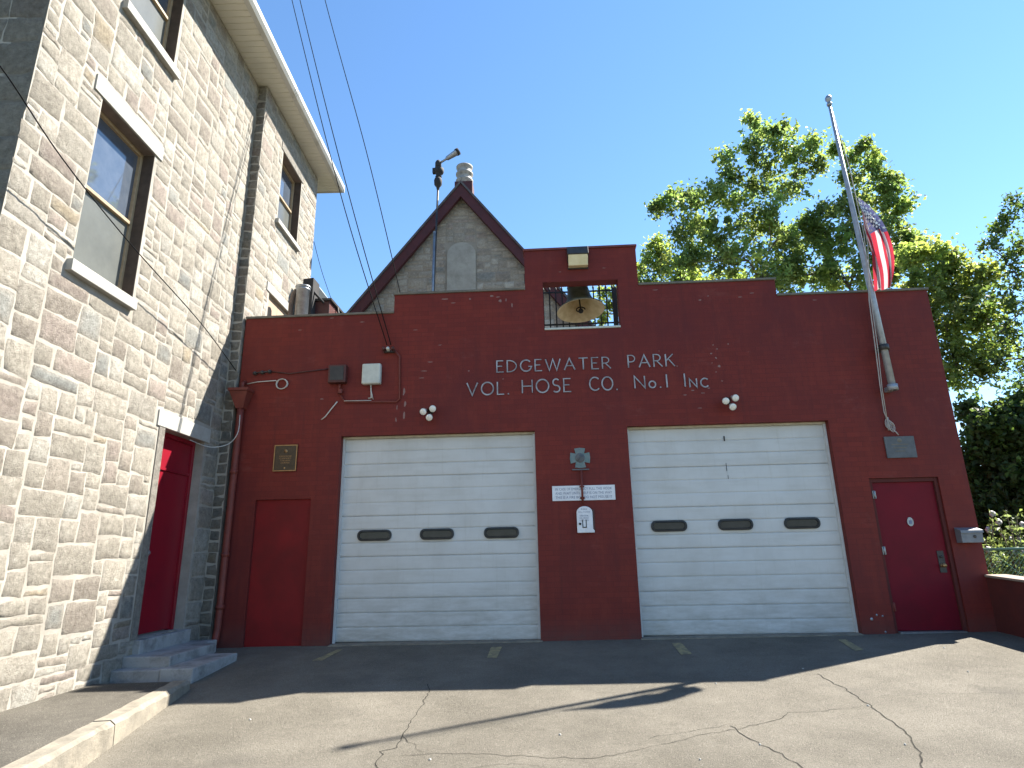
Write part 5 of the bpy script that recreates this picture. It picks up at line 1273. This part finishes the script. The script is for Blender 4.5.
tree('broadleaf_tree', 'low broad green tree filling the gap behind the dark evergreen at the right edge', 'tree', (at(1060, 520, Y)[0], Y, 0),
     [P(x, y, r, Y+dy) for x, y, r, dy in ((985, 440, 18, 0), (1005, 430, 20, 0), (1030, 425, 26, 0), (1060, 420, 30, 0), (1000, 470, 24, 0), (1035, 470, 28, 0), (1075, 465, 32, 0), (980, 490, 20, 0), (1010, 510, 26, 0), (1050, 515, 30, 0), (1095, 500, 32, 0), (985, 530, 22, 0), (1025, 545, 26, 0), (1070, 550, 28, 0), (1110, 440, 30, 0))],
     M['leaf3'], leaf=.22, per=260, trunk_r=.2, group='trees behind the firehouse')
def shrub(label, base, tips, Yv, flower):
    S = thing('flowering_shrub' if flower else 'leafy_shrub', tuple(base), label, 'shrub')
    rnd = random.Random(int(base[0]*31)); st = MB(); C, NRM, SZ, TT, FL = [], [], [], [], []
    for x, y in tips:
        t = Vector(at(x, y, Yv+rnd.uniform(-.25, .25))); b = Vector(base)+Vector((rnd.uniform(-.35, .35), rnd.uniform(-.2, .2), 0)); b.x = b.x*.45+t.x*.55
        mid = b.lerp(t, .55)+Vector((rnd.uniform(-.06, .06), 0, .06)); st.tube([b, mid, t], [.014, .010, .004], 5)
        for k in range(46):
            w = rnd.uniform(.12, 1.02); q = (b.lerp(mid, w/.55) if w < .55 else mid.lerp(t, (w-.55)/.45)); spread = .16*(1.1-w*.6)
            C.append(np.array(q)+RNG.normal(size=3)*spread*.7); n = RNG.normal(size=3)+np.array([0, -.2, .8]); NRM.append(n/np.linalg.norm(n)); SZ.append(rnd.uniform(.07, .13)); k2 = rnd.uniform(.7, 1.25); TT.append((k2*1.05, k2, k2*rnd.uniform(.7, 1.1)))
        FL.append(t)
    st.build('stem', M['bark'], S)
    leaves_mesh('foliage', M['leaf4'], S, np.array(C), np.array(NRM), np.array(SZ), np.array(TT), aspect=.5)
    if flower:
        for t in FL:
            if rnd.random() < .75:
                fl = MB()
                for k in range(5):
                    a = k*R_(72)+rnd.random(); p = t+Vector((.03*math.cos(a), -.01, .03*math.sin(a))); fl.lathe([(0, 0), (.025, .008), (.03, .016), (.0, .012)], p, (math.cos(a)*.5, -1, math.sin(a)*.5), 6)
                fl.build('flower', M['petal'], S)
shrub('pale green flowering shrub behind the chain link fence at right', (at(1003, 590, 2.0)[0], 2.0, .05),
      [(992, 514), (988, 530), (998, 522), (1006, 512), (1012, 520), (1017, 514), (1022, 525), (1003, 535), (994, 545), (1010, 540), (1020, 540), (988, 550), (1000, 555), (1014, 552), (1028, 520), (1030, 540), (1024, 552), (985, 540)], 2.0, True)

# ================================================================== LIGHT, SKY, CAMERA
SUN = Vector((-.757, -.435, -1.0)).normalized()
w = bpy.data.worlds.new('World'); SC.world = w; w.use_nodes = True
nt = w.node_tree; bg = nt.nodes['Background']
sky = nt.nodes.new('ShaderNodeTexSky'); sky.sky_type = 'NISHITA'; sky.sun_disc = False
sky.sun_elevation = math.asin(-SUN.z); sky.sun_rotation = math.atan2(-SUN.x, -SUN.y)
sky.air_density = 1.0; sky.dust_density = .0; sky.ozone_density = 3.0; sky.altitude = 0
hs = nt.nodes.new('ShaderNodeHueSaturation'); hs.inputs['Saturation'].default_value = 1.10; hs.inputs['Hue'].default_value = .498; nt.links.new(sky.outputs[0], hs.inputs['Color']); nt.links.new(hs.outputs[0], bg.inputs[0]); bg.inputs[1].default_value = .075
l = bpy.data.lights.new('sun', 'SUN'); l.energy = 5.0; l.angle = R_(.55); l.color = (1.0, .95, .86)
lo = bpy.data.objects.new('sun', l); COL.objects.link(lo); lo.rotation_euler = SUN.to_track_quat('-Z', 'Y').to_euler(); lo.location = (20, 12, 30)
cam = bpy.data.cameras.new('camera'); co = bpy.data.objects.new('camera', cam); COL.objects.link(co); SC.camera = co
cam.sensor_width = 36; cam.lens = F/1024*36; cam.clip_end = 2000; cam.clip_start = .05
co.matrix_world = Matrix(((CR[0], CU[0], -CF[0], CAM[0]), (CR[1], CU[1], -CF[1], CAM[1]), (CR[2], CU[2], -CF[2], CAM[2]), (0, 0, 0, 1)))
vs = SC.view_settings; vs.view_transform = 'Standard'; vs.look = 'None'; vs.gamma = 1; vs.exposure = 1.95
SC.render.engine = 'CYCLES'; SC.cycles.max_bounces = 8
